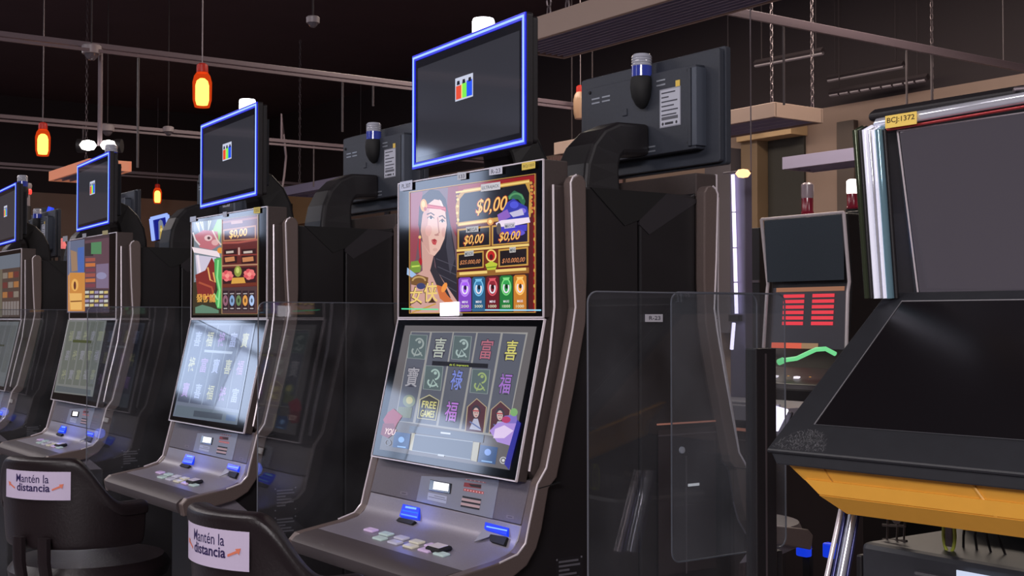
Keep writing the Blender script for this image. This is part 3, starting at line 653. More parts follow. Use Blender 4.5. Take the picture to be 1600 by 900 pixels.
    a.poly([(60, 500), (90, 480), (138, 520), (110, 560), (92, 600), (50, 580), (34, 540)], (150, 56, 74)); a.poly([(34, 560), (92, 560), (104, 606), (60, 640), (20, 620)], (120, 44, 56)); a.text('YOU', 44, 622, 104, 588, (232, 200, 190), .02, .3)
    a.poly([(610, 600), (650, 560), (700, 545), (756, 560), (742, 620), (720, 680), (650, 660)], (170, 140, 214)); a.poly([(690, 520), (756, 510), (760, 560), (700, 560)], (126, 110, 190)); a.ell(742, 500, 20, 22, (126, 170, 110)); a.poly([(640, 590), (690, 570), (740, 600), (690, 640), (630, 640)], (222, 200, 236)); a.ell(700, 540, 24, 18, (176, 62, 106))
    a.poly([(690, 780), (716, 812), (780, 560), (760, 540)], (50, 50, 150))
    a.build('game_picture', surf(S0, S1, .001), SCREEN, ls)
def art_M2(R, cx):
    us = [c for c in R.children if c.name.startswith('upper_screen')][0]; ls = [c for c in R.children if c.name.startswith('lower_screen')][0]
    A = (0, 1.405); B = (0, 1.757); f = mapper(cx, A, B, 230, 130, 2.571); a = Art(f)
    a.poly([(186, 555), (452, 518), (452, 932), (186, 932)], (56, 50, 34))
    a.poly([(190, 560), (300, 545), (300, 780), (190, 800)], (120, 130, 140))
    # dragon head
    for p in (((200, 560), (214, 600), (208, 560)), ((216, 556), (232, 604), (224, 556)), ((250, 552), (246, 600), (258, 552))): a.line(list(p), 5, (215, 220, 215))
    a.poly([(285, 548), (262, 600), (290, 640), (300, 600), (300, 546)], (150, 200, 120))
    a.poly([(192, 610), (230, 590), (285, 596), (292, 650), (262, 670), (214, 660)], (190, 110, 120)); a.ell(248, 622, 16, 12, (226, 190, 190)); a.ell(250, 622, 6, 6, (80, 40, 40)); a.ell(275, 640, 14, 12, (222, 170, 170)); a.line([(186, 600), (196, 630), (214, 650)], 6, (222, 210, 210)); a.line([(264, 590), (284, 630), (300, 650)], 6, (222, 200, 190))
    a.poly([(182, 658), (290, 676), (296, 700), (190, 680)], (238, 220, 226)); a.poly([(196, 690), (280, 700), (250, 800), (205, 800)], (205, 196, 216)); a.line([(205, 690), (215, 760), (200, 790)], 9, (238, 222, 232))
    a.poly([(196, 770), (236, 752), (262, 700), (282, 740), (275, 830), (250, 870), (205, 850)], (128, 44, 40)); a.line([(246, 740), (256, 790), (276, 800), (268, 760)], 6, (226, 170, 100)); a.line([(210, 800), (262, 820), (270, 850)], 8, (170, 80, 56)); a.ell(296, 672, 12, 12, (226, 150, 60))
    a.poly([(272, 706), (300, 700), (302, 740), (300, 905), (285, 905), (272, 870), (286, 830), (274, 770)], (76, 168, 90)); a.line([(288, 710), (284, 780), (294, 830), (288, 900)], 7, (140, 220, 140)); a.line([(262, 860), (272, 846), (286, 870)], 6, (140, 220, 150))
    for k in range(3): a.text('發財龍'[k], 200+26*k, 880, 226+26*k, 846, (226, 164, 76), .02)
    a.poly([(196, 900), (224, 890), (260, 900), (290, 912), (290, 924), (196, 924)], (96, 132, 110))
    # money side
    a.poly([(304, 548), (448, 528), (448, 926), (304, 926)], (96, 38, 36)); a.line([(304, 560), (446, 540)], 8, (150, 84, 70)); a.line([(340, 561), (386, 556)], 12, (178, 128, 112))
    a.poly([(308, 588), (440, 570), (440, 628), (308, 636)], (178, 120, 84)); a.poly([(313, 594), (435, 577), (435, 622), (313, 630)], (72, 28, 28))
    a.text('$0,00', 331, 624, 406, 584, (160, 60, 30), .04, .1); a.text('$0,00', 333, 622, 404, 586, (248, 208, 110), .012, .1)
    a.line([(306, 642), (370, 640), (446, 628)], 8, (168, 84, 70))
    for (x0, x1) in ((312, 364), (382, 440)): a.poly([(x0, 668), (x1, 664), (x1, 722), (x0, 726)], (50, 20, 22)); a.line([(x0+8, 680), (x1-14, 677)], 9, (196, 180, 170)); a.line([(x0+4, 710), (x1-10, 705)], 18, (196, 130, 86))
    a.line([(304, 692), (448, 688)], 6, (130, 54, 46)); a.line([(372, 660), (372, 690)], 7, (200, 160, 150))
    a.line([(304, 734), (446, 728)], 6, (176, 130, 100)); a.poly([(308, 744), (440, 738), (440, 800), (308, 806)], (52, 22, 26))
    for cx_, cy_ in ((325, 774), (414, 768)):
        for k in range(7): a.ell(cx_+14*math.cos(k*.9), cy_+14*math.sin(k*.9), 11, 9, (214, 84, 92) if k % 2 else (232, 120, 118), 8)
        a.ell(cx_, cy_, 9, 9, (246, 150, 140), 8)
    a.ell(368, 756, 15, 22, (140, 150, 66)); a.ell(367, 752, 7, 12, (196, 206, 110)); a.poly([(345, 782), (392, 780), (400, 806), (340, 810)], (214, 160, 70)); a.poly([(306, 808), (445, 800), (445, 812), (306, 820)], (110, 48, 32))
    a.poly([(304, 822), (444, 816), (444, 922), (304, 924)], (78, 56, 58))
    for k, c in enumerate(((142, 96, 112), (130, 160, 200), (104, 130, 84), (224, 156, 76), (176, 200, 240))):
        x = 318+k*26.5; a.poly([(x-11, 834), (x+11, 833), (x+11, 912), (x-11, 912)], (44, 28, 36)); a.ell(x, 873, 10, 22, c); a.ell(x, 873, 4, 9, tuple(q//2 for q in c)); a.line([(x-8, 846), (x+8, 845)], 4, (180, 170, 170)); a.line([(x-7, 905), (x+7, 905)], 4, (190, 180, 180))
    a.frame([(304, 548), (448, 528), (448, 926), (304, 926)], 3, (170, 140, 100))
    a.build('game_picture', surf(A, B, .0022), SCREEN, us)
    stickers(us, f, surf(A, B, .0055), [([(178, 538), (202, 534), (202, 554), (178, 558)], (190, 200, 222), None, None, None),
        ([(310, 518), (326, 516), (326, 536), (310, 538)], (180, 188, 205), None, None, None), ([(434, 500), (460, 497), (460, 522), (434, 524)], (214, 194, 90), '1332', (438, 517, 456, 504), (84, 66, 10))])
    f = mapper(cx, S0, S1, 230, 450, 2.571); a = Art(f)
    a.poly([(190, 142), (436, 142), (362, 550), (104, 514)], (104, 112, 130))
    tl = [(196+47*k, 150) for k in range(6)]; bl = [(122+50*k, 455+7*k) for k in range(6)]
    for k in range(5):
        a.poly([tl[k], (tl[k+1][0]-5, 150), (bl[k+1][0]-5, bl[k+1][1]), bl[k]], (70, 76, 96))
        for r in range(3):
            p = Vector(tl[k]).lerp(Vector(bl[k]), (r+.5)/3)+Vector((21, 4)); ch = '喜福祿富寶'[(k+r*2) % 5]
            a.text(ch, p.x-13, p.y+30, p.x+13, p.y-30, ((150, 160, 200), (176, 176, 140), (150, 120, 180))[(k+r) % 3], .01)
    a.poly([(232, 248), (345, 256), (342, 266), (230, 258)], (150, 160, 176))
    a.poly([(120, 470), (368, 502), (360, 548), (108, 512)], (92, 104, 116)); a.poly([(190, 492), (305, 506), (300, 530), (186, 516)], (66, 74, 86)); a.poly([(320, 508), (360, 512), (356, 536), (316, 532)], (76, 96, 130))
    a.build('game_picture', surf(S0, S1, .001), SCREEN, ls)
def art_M1(R, cx):
    us = [c for c in R.children if c.name.startswith('upper_screen')][0]; ls = [c for c in R.children if c.name.startswith('lower_screen')][0]
    A = (0, 1.405); B = (0, 1.757); f = mapper(cx, A, B, 90, 355, 6.2); a = Art(f)
    a.poly([(95, 130), (505, 60), (505, 830), (95, 830)], (66, 52, 60)); a.poly([(100, 140), (265, 115), (265, 820), (100, 825)], (96, 104, 130))
    a.poly([(200, 200), (262, 190), (262, 440), (200, 440)], (70, 100, 170)); a.poly([(130, 220), (190, 240), (200, 420), (140, 430)], (150, 120, 96)); a.poly([(105, 470), (130, 440), (270, 440), (270, 815), (105, 815)], (196, 132, 62))
    a.ell(172, 560, 34, 60, (226, 170, 90)); a.ell(172, 565, 12, 40, (90, 40, 30)); a.poly([(120, 640), (240, 640), (240, 800), (130, 800)], (226, 176, 100)); a.line([(130, 720), (240, 715)], 12, (120, 70, 30))
    a.poly([(270, 130), (505, 100), (505, 600), (270, 600)], (92, 66, 76)); a.poly([(270, 160), (350, 150), (350, 280), (270, 280)], (52, 44, 48)); a.poly([(330, 150), (430, 140), (430, 260), (330, 260)], (80, 130, 90)); 
    for k in range(6): a.poly([(275, 300+k*50), (370, 296+k*50), (370, 330+k*50), (275, 334+k*50)], ((150, 80, 70), (190, 110, 60), (120, 60, 70))[k % 3])
    a.poly([(380, 360), (500, 350), (500, 590), (380, 590)], (120, 104, 130)); a.ell(430, 470, 50, 34, (140, 136, 170))
    for r in range(4):
        for c in range(5): a.poly([(272+c*46, 618+r*42), (310+c*46, 616+r*42), (310+c*46, 642+r*42), (272+c*46, 644+r*42)], ((190, 190, 180), (196, 176, 110), (150, 140, 170))[(r+c) % 3])
    a.poly([(272, 780), (505, 776), (505, 820), (272, 825)], (60, 52, 70))
    a.build('game_picture', surf(A, B, .0022), SCREEN, us)
    stickers(us, f, surf(A, B, .0055), [([(62, 90), (108, 84), (108, 136), (62, 142)], (150, 152, 160), None, None, None),
        ([(252, 64), (290, 58), (290, 100), (252, 106)], (150, 152, 160), None, None, None), ([(446, 36), (500, 28), (500, 70), (446, 76)], (170, 160, 110), None, None, None)])
    f = mapper(cx, S0, S1, 0, 380, 2.813); a = Art(f)
    a.poly([(300, 335), (470, 340), (408, 675), (238, 655)], (112, 114, 112)); 
    for k in range(5): a.poly([(306+32*k, 345), (332+32*k, 346), (282+32*k, 620+3*k), (256+32*k, 617+3*k)], (96, 100, 94)); 
    for k in range(5):
        for r in range(3): a.text('福喜祿寶富'[(k+r) % 5], 304+32*k-16*r, 430+85*r, 322+32*k-16*r, 385+85*r, ((130, 132, 110), (126, 126, 134))[(k+r) % 2], .01)
    a.poly([(322, 424), (404, 428), (402, 440), (320, 436)], (66, 72, 40)); a.poly([(250, 625), (400, 645), (398, 668), (244, 650)], (86, 92, 96))
    a.build('game_picture', surf(S0, S1, .001), SCREEN, ls)
def art_M0(R, cx):
    us = [c for c in R.children if c.name.startswith('upper_screen')][0]; ls = [c for c in R.children if c.name.startswith('lower_screen')][0]
    A = (0, 1.405); B = (0, 1.757); a = Art()
    a.rect(-.3, .01, .3, .33, (70, 56, 50)); a.rect(-.3, .01, -.05, .33, (96, 90, 76))
    for c in range(3):
        for r in range(4): a.rect(-.04+c*.11, .11+r*.05, .055+c*.11, .14+r*.05, ((150, 100, 56), (96, 44, 40), (120, 110, 100))[(r+c) % 3])
    for c in range(6): a.rect(-.04+c*.056, .02, .005+c*.056, .09, (120, 112, 110))
    a.rect(-.3, .26, .3, .33, (96, 104, 116)); a.build('game_picture', surf(A, B, .0022), SCREEN, us)
    a = Art(); a.rect(-.295, .02, .295, .35, (96, 100, 104))
    for k in range(5): a.rect(-.28+k*.113, .09, -.18+k*.113, .33, (84, 88, 90))
    a.rect(-.12, .22, .12, .23, (50, 56, 40)); a.build('game_picture', surf(S0, S1, .001), SCREEN, ls)

XS = [X3-PITCH*k for k in range(5)]
LAB_F = ['slot machine nearest the camera in the row, woman with red headband on its upper screen',
         'slot machine with red and green dragon artwork, washed-out pale lower screen, second from the nearest',
         'slot machine with golden figure artwork behind the left chair, third from the nearest',
         'slot machine cut off by the left edge of the photo, farthest of the front row']
arts = [art_M3, art_M2, art_M1, art_M0]
proto = base_machine('slot_machine', LAB_F[0], 'front row of slot machines')
dressing(proto)
bare = [None]
first = None
front = []
for k in range(4):
    R = proto if k == 0 else None
    front.append(R)
copies = [proto]+[dup(proto) for _ in range(3)]
for k, R in enumerate(copies):
    R.location = (XS[k], ROW_Y, 0); R['label'] = LAB_F[k]
    arm_and_top(R, False, .0, math.radians(-4.5) if k == 0 else math.radians(-4), True, (-.07, .1, 2.105, k in (0, 1)))
    if k == 0: art_M3(R)
    else: arts[k](R, XS[k])

# --- back row machines (we see their backs)
LAB_B = ['black slot machine facing away behind the nearest one, grey monitor back with a pale label',
         'slot machine facing away behind the dragon machine, dark monitor back with label and white-blue beacon',
         'slot machine facing away whose dark arm shows left of the dragon machine display',
         'slot machine facing away behind the golden figure machine, only its beacon and curved arm show',
         'slot machine facing away behind the cut-off machine at the left edge']
pb = base_machine('slot_machine', LAB_B[0], 'back row of slot machines')
arm_and_top(pb, True, -.085, 0, False, (-.03, -.01, 2.045, False))
Bs = [pb]+[dup(pb) for _ in range(4)]
for k, R in enumerate(Bs):
    R.location = (XS[k], ROW_Y+.53, 0); R.rotation_euler = (0, 0, PI); R['label'] = LAB_B[k]

SX = X3+.3362
B3 = Bs[0]; B3inv = (Matrix.Translation(B3.location) @ Matrix.Rotation(PI, 4, 'Z')).inverted()
def on_side(name, m, p, q, th=.003, extra=None):
    a_, b_ = at(*p, 'X', SX), at(*q, 'X', SX); b = MB()
    b_.z = at(p[0], q[1], 'X', SX).z
    lo_, hi_ = (min(a_.y, b_.y), min(a_.z, b_.z)), (max(a_.y, b_.y), max(a_.z, b_.z))
    vs = [B3inv @ Vector((x, y, z)) for x in (SX, SX+th) for (y, z) in ((lo_[0], lo_[1]), (hi_[0], lo_[1]), (hi_[0], hi_[1]), (lo_[0], hi_[1]))]
    b.hexa(vs); return b.build(name, m, B3)
on_side('side_service_door', mat('umber_panel', (44, 35, 37), .4, noise=.15, nscale=8), (1028, 672), (1118, 900), .002)
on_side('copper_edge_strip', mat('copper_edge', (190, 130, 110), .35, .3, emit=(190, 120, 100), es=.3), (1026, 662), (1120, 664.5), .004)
on_side('grey_edge_line', METALG, (1028, 680), (1118, 682), .004)
on_side('door_seam', METALG, (1070, 712), (1072, 896), .004)
on_side('bright_slot', emat('slot_white', (225, 220, 225), .8), (1074, 756), (1091, 760), .004)
lk = B3inv @ at(1064, 703, 'X', SX); b = MB(); b.lathe([(0, 0), (.009, 0), (.008, .006), (0, .008)], lk, 14, Matrix.Rotation(-PI/2, 3, 'Y')); b.build('door_lock', CHROME, B3, smooth=True)

# ------------------------------------------------------------------ acrylic partitions and their posts
def pane(label, x, y0, y1, z0, z1, group=None, pm=None):
    e = empty('acrylic_partition', (x, (y0+y1)/2, 0), 0, label, 'partition', group)
    L = (y1-y0)/2; P = round_rect(-L, z0, L, z1, .02); n = len(P)
    b = MB(); b.add([(-.0025, p[0], p[1]) for p in P]+[(.0025, p[0], p[1]) for p in P], [tuple(range(n)), tuple(range(n, 2*n))]); g = b.build('clear_sheet', pm or PANE, e)
    b = MB(); b.tube([(0, p[0], p[1]) for p in P], .0017, 6, closed=True); b.build('polished_edge', EDGE, e)
    b = MB(); b.box((0, L-.06, z0/2), (.05, .05, z0)); b.build('support_foot', BLACK, e, bevel=.004)
    return e
PX = [-1.75, -3.12, -4.57, -6.02]
p_ = pane('large clear partition with a small white tag right of the nearest machine', PX[0], 1.405, 1.825, .25, 1.45, 'acrylic partitions')
# tag on it
f = lambda x, y: at(x, y, 'X', PX[0]+.004)
q = [f(1008, 491), f(1035, 491), f(1035, 503), f(1008, 503)]
e0 = p_.location
b = MB(); b.hexa([v-e0 for v in q]+[v-e0+Vector((.001, 0, 0)) for v in q]); tg = b.build('paper_tag', mat('tag_paper', (170, 168, 175), .6), p_)
a = Art(); y0, y1 = q[0].y-e0.y, q[1].y-e0.y; z0, z1 = q[3].z, q[0].z
a.text('R-23', y0+.2*(y1-y0), z0+.25*(z1-z0), y1-.15*(y1-y0), z1-.22*(z1-z0), (70, 68, 78), .01)
a.build('tag_lettering', lambda u, v, l: (.0055+l, u, v), PRINT, tg)
pane('second clear partition overlapping the tagged one, behind the black post', PX[0]-.02, 1.62, 1.925, .95, 1.452, 'acrylic partitions', PANE2)
for k, lab in ((1, 'clear partition between the nearest machine and the dragon machine'), (2, 'clear partition between the dragon machine and the golden figure machine'), (3, 'clear partition between the golden figure machine and the cut-off machine')):
    pane(lab, PX[k], 1.40, 1.84, .25, 1.447, 'acrylic partitions')
def post(x, y, label, w_=.055, h=1.345):
    e = empty('partition_post', (x, y, 0), 0, label, 'post', 'posts of the partitions')
    b = MB(); b.box((0, 0, h/2), (.03, w_, h)); b.build('column', BLACK, e, bevel=.002)
    b = MB(); b.box((.0155, -.002, h/2), (.001, .004, h-.02)); b.build('groove', METALG, e)
    b = MB(); b.box((0, 0, .005), (.12, .12, .01)); b.build('base_plate', RUBBER, e)
    return e
post(PX[0], 1.835, 'black upright post holding the clear partitions at the right')
for k, lab in ((1, 'thin dark post left of the nearest machine'), (2, 'thin dark post left of the dragon machine'), (3, 'thin dark post left of the golden figure machine')):
    post(PX[k]+0.0, 1.87, lab, .03)

# ------------------------------------------------------------------ bar chairs
def chair(cx, cy, ang, label, R0=.25, SW=1.1):
    """ang = world direction the back faces"""
    e = empty('casino_chair', (cx, cy, 0), ang, label, 'chair', 'chairs at the slot machines')
    def hi(t): 
        t = abs(t); 
        if t < .5: return 1.0
        s = min(1, (t-.5)/.62); return 1.0-.135*(s*s*(3-2*s))
    def pos(t, z, r):  # local: back faces +x ; flattened circle
        k = R0+r; fx = k*math.cos(t)**1 ; return (fx, k*1.02*math.sin(t), z)
    N = 40; tmax = 1.5; b = MB(); rings = []
    prof = lambda t: [(-.03, .74), (-.005, .725), (.0, .76), (.006, .86), (.008, hi(t)-.05), (.016, hi(t)-.03), (.016, hi(t)-.008), (.0, hi(t)), (-.03, hi(t)), (-.045, hi(t)-.012), (-.045, hi(t)-.035), (-.032, hi(t)-.05), (-.03, .86)]
    vs = []; M_ = len(prof(0))
    for i in range(N+1):
        t = -tmax+2*tmax*i/N
        for r, z in prof(t):
            z = min(z, hi(t)) if z > .8 else z
            vs.append(pos(t, z, r))
    fs = [(i*M_+j, i*M_+(j+1) % M_, (i+1)*M_+(j+1) % M_, (i+1)*M_+j) for i in range(N) for j in range(M_)]+[tuple(range(M_)), tuple(N*M_+j for j in range(M_))]
    b.add(vs, fs); o = b.build('backrest', LEATHER, e, smooth=True)
    m = o.modifiers.new('sub', 'SUBSURF'); m.levels = 1; m.render_levels = 2
    # sticker bent round the back
    a = Art(); W, H = .108*SW, .0455
    a.grid(-W, -H, W, H, (205, 192, 218), 20)
    a.text('Mantén la', -.060, .003, .056, .027, (44, 30, 84), .006, raw=True); a.text('distancia', -.056, -.022, .060, .001, (44, 30, 84), .02, raw=True)
    for sx in (-1, 1):
        a._add([(sx*u, v) for u, v in ((.066, -.018), (.066, -.013), (.090, -.003), (.092, -.008))], [(0, 1, 2, 3)], (226, 128, 100))
        a._add([(sx*u, v) for u, v in ((.086, .0), (.100, .002), (.095, -.012))], [(0, 1, 2)], (226, 128, 100))
    st = a.build('distance_sticker', lambda u, v, l: pos(u/(R0+.012), .925+v, .0122+l*20), PRINT, o); st['label'] = 'white sticker reading Mantén la distancia'
    b = MB(); b.lathe([(.0, .60), (.2, .60), (.235, .62), (.24, .65), (.22, .675), (.0, .69)], (-.02, 0, 0), 32); b.build('seat', LEATHER, e, smooth=True)
    for sy in (-1, 1):
        b = MB(); b.tube([(.19, sy*.045, .615), (.225, sy*.045, .64), (.238, sy*.045, .70), (.24, sy*.045, .77)], .022, 6, sq=(.5, 1)); b.build('back_strut', LEATHER, e, smooth=True)
    b = MB(); b.lathe([(.035, .03), (.035, .60)], (0, 0, 0), 16); b.build('pedestal', METALG, e, smooth=True)
    b = MB(); b.lathe([(.0, .0), (.22, .0), (.225, .012), (.05, .035), (.0, .035)], (0, 0, 0), 32); b.build('base_disc', METALG, e, smooth=True)
    b = MB(); b.tube([(.16*math.cos(t*PI/8), .16*math.sin(t*PI/8), .25) for t in range(16)], .011, 8, closed=True); b.box((0, 0, .25), (.32, .015, .015)); b.build('foot_ring', SILVER, e, smooth=True)
    return e
CH1 = FH*3.95-RT*1.308; CH2 = FH*2.9-RT*.469
def dirang(cr, cf): d = RT*cr+FH*cf; return math.atan2(d.y, d.x)
chair(CH1.x, CH1.y, dirang(-.35, -.93), 'black leather chair at the left edge with a distance sticker on its back', .23)
chair(CH2.x, CH2.y, dirang(-.70, -.715), 'black leather chair before the nearest machine, its sticker seen at a slant', .24)

# ------------------------------------------------------------------ opened machine at the right
RX = -1.5
R = empty('slot_machine', (RX, 1.9, 0), 0, 'opened slot machine at the right edge with chrome rim and raised black and amber door', 'slot machine')
def rel(p): return Vector(p)-Vector(R.location)
def RP(x, y, X=RX): return rel(at(x, y, 'X', X))
WID = .66
# upper housing: follows the left contour of the photo, extruded to the right
lf = [RP(1337, 202), RP(1350, 330), RP(1360, 470)]
hp = [(lf[0].y+.09, lf[0].z+.0), (lf[1].y+.09, lf[1].z), (lf[2].y+.085, lf[2].z-.02), (.34, lf[2].z-.02), (.34, lf[0].z+.05), (lf[0].y+.06, lf[0].z+.042), (lf[0].y+.045, lf[0].z+.032), (lf[0].y+.048, lf[0].z+.02), (lf[0].y+.08, lf[0].z+.018)]
b = MB(); b.prism(hp, -.012, WID); b.build('upper_housing', BLACK, R, bevel=.012, seg=3)
# screen glass, leaning forward at the top
gt, gb = at(1400, 205, 'X', RX+.045), at(1432, 458, 'X', RX+.045)
gt, gb = rel(gt), rel(gb)
b = MB(); b.hexa([(.036, gt.y+.035, gt.z+.02), (WID, gt.y+.035, gt.z+.02), (WID, gb.y+.035, gb.z-.01), (.036, gb.y+.035, gb.z-.01), (.036, gt.y+.004, gt.z+.02), (WID, gt.y+.004, gt.z+.02), (WID, gb.y+.004, gb.z-.01), (.036, gb.y+.004, gb.z-.01)]); b.build('screen_surround', mat('charcoal_bezel', (52, 54, 58), .35), R, bevel=.004)
b = MB(); b.hexa([(.05, gt.y+.01, gt.z), (WID-.03, gt.y+.01, gt.z), (WID-.03, gb.y+.01, gb.z), (.05, gb.y+.01, gb.z), (.05, gt.y, gt.z), (WID-.03, gt.y, gt.z), (WID-.03, gb.y, gb.z), (.05, gb.y, gb.z)])
sg = b.build('upper_screen', mat('dim_screen_glass', (20, 19, 22), .12, emit=(76, 70, 78), es=.8), R, bevel=.004)  # grey reflection on the glass put in as an even emission
b = MB(); b.tube([(.049, gt.y-.001, gt.z), (.049, gb.y-.001, gb.z)], .0018, 6); b.tube([(.049, gt.y-.001, gt.z), (WID-.03, gt.y-.001, gt.z)], .0012, 6); b.build('screen_trim', SILVER, sg, smooth=True)
# chrome and light strips down the left edge
WHITE_STRIP = mat('white_acrylic_strip', (236, 236, 250), .15, .1, emit=(235, 235, 255), es=.35)
for (xm, r, m_, nm) in ((1344, .005, mat('olive_strip', (70, 78, 60), .2, .5), 'olive_strip'), (1351, .0045, BLACK, 'black_strip'), (1359, .006, WHITE_STRIP, 'white_strip'), (1366, .0045, CHROME, 'chrome_strip'), (1372, .0042, WHITE_STRIP, 'white_strip'), (1380, .0075, mat('teal_acrylic_strip', (128, 165, 180), .15, .4), 'teal_strip'), (1390, .0045, BLACK, 'black_strip')):
    X = RX+(xm-1344)*.0007
    pa = rel(at(xm-8, 204, 'X', X)); pm = rel(at(xm, 310, 'X', X)); pb_ = rel(at(xm+11, 466, 'X', X))
    b = MB(); b.tube([pa+Vector((0, .02, .006)), pa, pm, pb_], r, 12); b.build(nm, m_, R, smooth=True)
pa = rel(at(1348, 322, 'X', RX-.001)); pb_ = rel(at(1358, 412, 'X', RX-.001)); b = MB(); b.tube([pa, pb_], .0065, 10); b.build('light_strip', emat('azure_light', (20, 130, 255), 1.6), R, smooth=True)
# chrome top rail
t0 = rel(at(1372, 193, 'Y', gt.y+1.9-.01)); t1 = rel(at(1660, 150, 'Y', gt.y+1.9-.01)); t1.z = t0.z+.006
b = MB(); b.tube([t0+Vector((-.008, .01, -.015)), t0+Vector((-.004, .002, -.005)), t0, t1], .0095, 12); rail = b.build('chrome_rail', CHROME, R, smooth=True)
b = MB(); b.tube([t0+Vector((.004, -.002, -.0145)), t1+Vector((0, -.002, -.0145))], .0028, 10); b.build('red_reflector', mat('red_strip', (170, 60, 62), .2, .4), rail, smooth=True)
la, lb = rel(at(1384, 194, 'Y', gt.y+1.9-.02)), rel(at(1433, 187, 'Y', gt.y+1.9-.02))
b = MB(); b.box(((la.x+lb.x)/2, la.y-.001, t0.z-.002), (abs(lb.x-la.x), .001, .022)); lbp = b.build('asset_label', mat('label_amber', (240, 205, 100), .6, emit=(240, 205, 100), es=.1), rail)
a = Art(); a.text('BCJ:1372', la.x+.004, t0.z-.007, lb.x-.004, t0.z+.005, (70, 50, 10), .012, raw=True); a.build('label_lettering', lambda u, v, l: (u, la.y-.0018-l, v), PRINT, lbp)
# clip at the very top right
cp = rel(at(1592, 146, 'Y', gt.y+1.9)); b = MB(); b.tube([cp+Vector((-.01, 0, 0)), cp+Vector((0, -.01, .006)), cp+Vector((.02, 0, .006))], .004, 8); b.build('cable_clip', METALG, R, smooth=True)
# raised door: black tray on top, amber liner below
FL = rel(at(1196, 703, 'X', RX)); BL = rel(at(1385, 456, 'X', RX))
dy = math.tan(math.radians(5)); LW = .64
up_ = (BL-FL); n_ = Vector((1, dy, 0)).cross(up_).normalized()
if n_.z < 0: n_ = -n_
def door(u, v, h=0): return FL+Vector((1, dy, 0))*u+up_*v+n_*h
b = MB()
b.hexa([door(.0, 0, -.008), door(LW, 0, -.008), door(LW, 1, -.01), door(0, 1, -.01), door(0, 0, .0), door(LW, 0, .0), door(LW, 1, .0), door(0, 1, .0)])
dr = b.build('raised_door', mat('door_black_plastic', (35, 36, 41), .5, noise=.12, nscale=40), R, bevel=.004)
# front lip rolled down
lipP = [(0, 0, .0), (LW, 0, .0), (LW, 0, -.02), (0, 0, -.02)]
b = MB(); b.hexa([door(-.0, .02, -.001), door(LW, .02, -.001), door(LW, -.03, -.02), door(.02, -.03, -.02), door(.0, .08, -.012), door(LW, .08, -.012), door(LW, .03, -.03), door(.02, .03, -.03)]); b.build('door_lip', MATS['door_black_plastic'], dr, bevel=.003)
c0, c1, c2, c3 = (.058, .16), (LW-.05, .16), (LW-.05, .93), (.048, .93)
b = MB(); b.hexa([door(*p, -.002) for p in (c0, c1, c2, c3)]+[door(*p, .0008) for p in (c0, c1, c2, c3)]); b.build('door_screen', mat('dark_door_glass', (22, 20, 23), .22), dr)
b = MB(); b.tube([door(*c0, .0014), door(*c3, .0014), door(*c2, .0014)], .0011, 6); b.build('screen_edge_line', mat('edge_line_grey', (130, 128, 132), .4), dr)
b = MB(); b.tube([door(*c0, .0012), door(*c1, .0012)], .0006, 6); b.build('screen_lower_edge', mat('edge_line_dim', (80, 80, 84), .4), dr)
# scuffed velcro patch on the corner
random.seed(3); a = Art()
for k in range(420):
    t = random.random()*PI; rr = math.sqrt(random.random()); x = .06+.05*rr*math.cos(t); y = .015+.115*rr*math.sin(t); an = random.random()*PI; l_ = .0035; 
    g_ = random.choice((70, 90, 110)); dx, dyv = l_*math.cos(an), l_*math.sin(an)*2
    a.poly([(x-dx, y-dyv), (x+dx, y+dyv), (x+dx+.0008, y+dyv+.001), (x-dx+.0008, y-dyv+.001)], (g_, g_, g_+3))
a.build('scuff_patch', lambda u, v, l: door(u, v, .0004), PRINT, dr)
# amber liner under the front lip
AM = mat('amber_plastic', (232, 168, 62), .5, noise=.03, nscale=30)
A0 = rel(at(1226, 722, 'X', RX+.02)); pr = [(0, 0), (.003, -.03), (.006, -.052), (.03, -.08)]
def amb(u, k, ins=0): y, z = pr[k]; return (A0.x+u, A0.y+y+dy*u, A0.z+z+.006)
b = MB(); ins = [0, .04, .066, .10]
for k in range(3):
    L0, R0_ = Vector(amb(ins[k], k)), Vector(amb(.62, k)); L1, R1 = Vector(amb(ins[k+1], k+1)), Vector(amb(.62, k+1))
    b.add([L0, R0_, R1, L1], [(0, 1, 2, 3)])
for k in range(3):
    L0, L1 = Vector(amb(ins[k], k)), Vector(amb(ins[k+1], k+1)); bk = Vector((0, .22, .06)); b.add([L0, L1, L1+bk+Vector((.0, 0, 0)), L0+bk], [(0, 1, 2, 3)])
am = b.build('amber_liner', AM, dr); sm = am.modifiers.new('solid', 'SOLIDIFY'); sm.thickness = .004
b = MB(); b.tube([Vector(amb(.07, 0))+Vector((0, -.001, 0)), Vector(amb(.11, 2))+Vector((0, -.001, 0)), Vector(amb(.15, 3))+Vector((0, -.001, 0))], .0012, 6); b.build('liner_crease', mat('amber_shadow', (190, 130, 46), .6), am)
b = MB(); b.tube([Vector(amb(.33, 0))+Vector((0, -.001, 0)), Vector(amb(.37, 2))+Vector((0, -.001, 0)), Vector(amb(.40, 3))+Vector((0, -.001, 0))], .003, 8); b.build('liner_rib', AM, am, smooth=True)
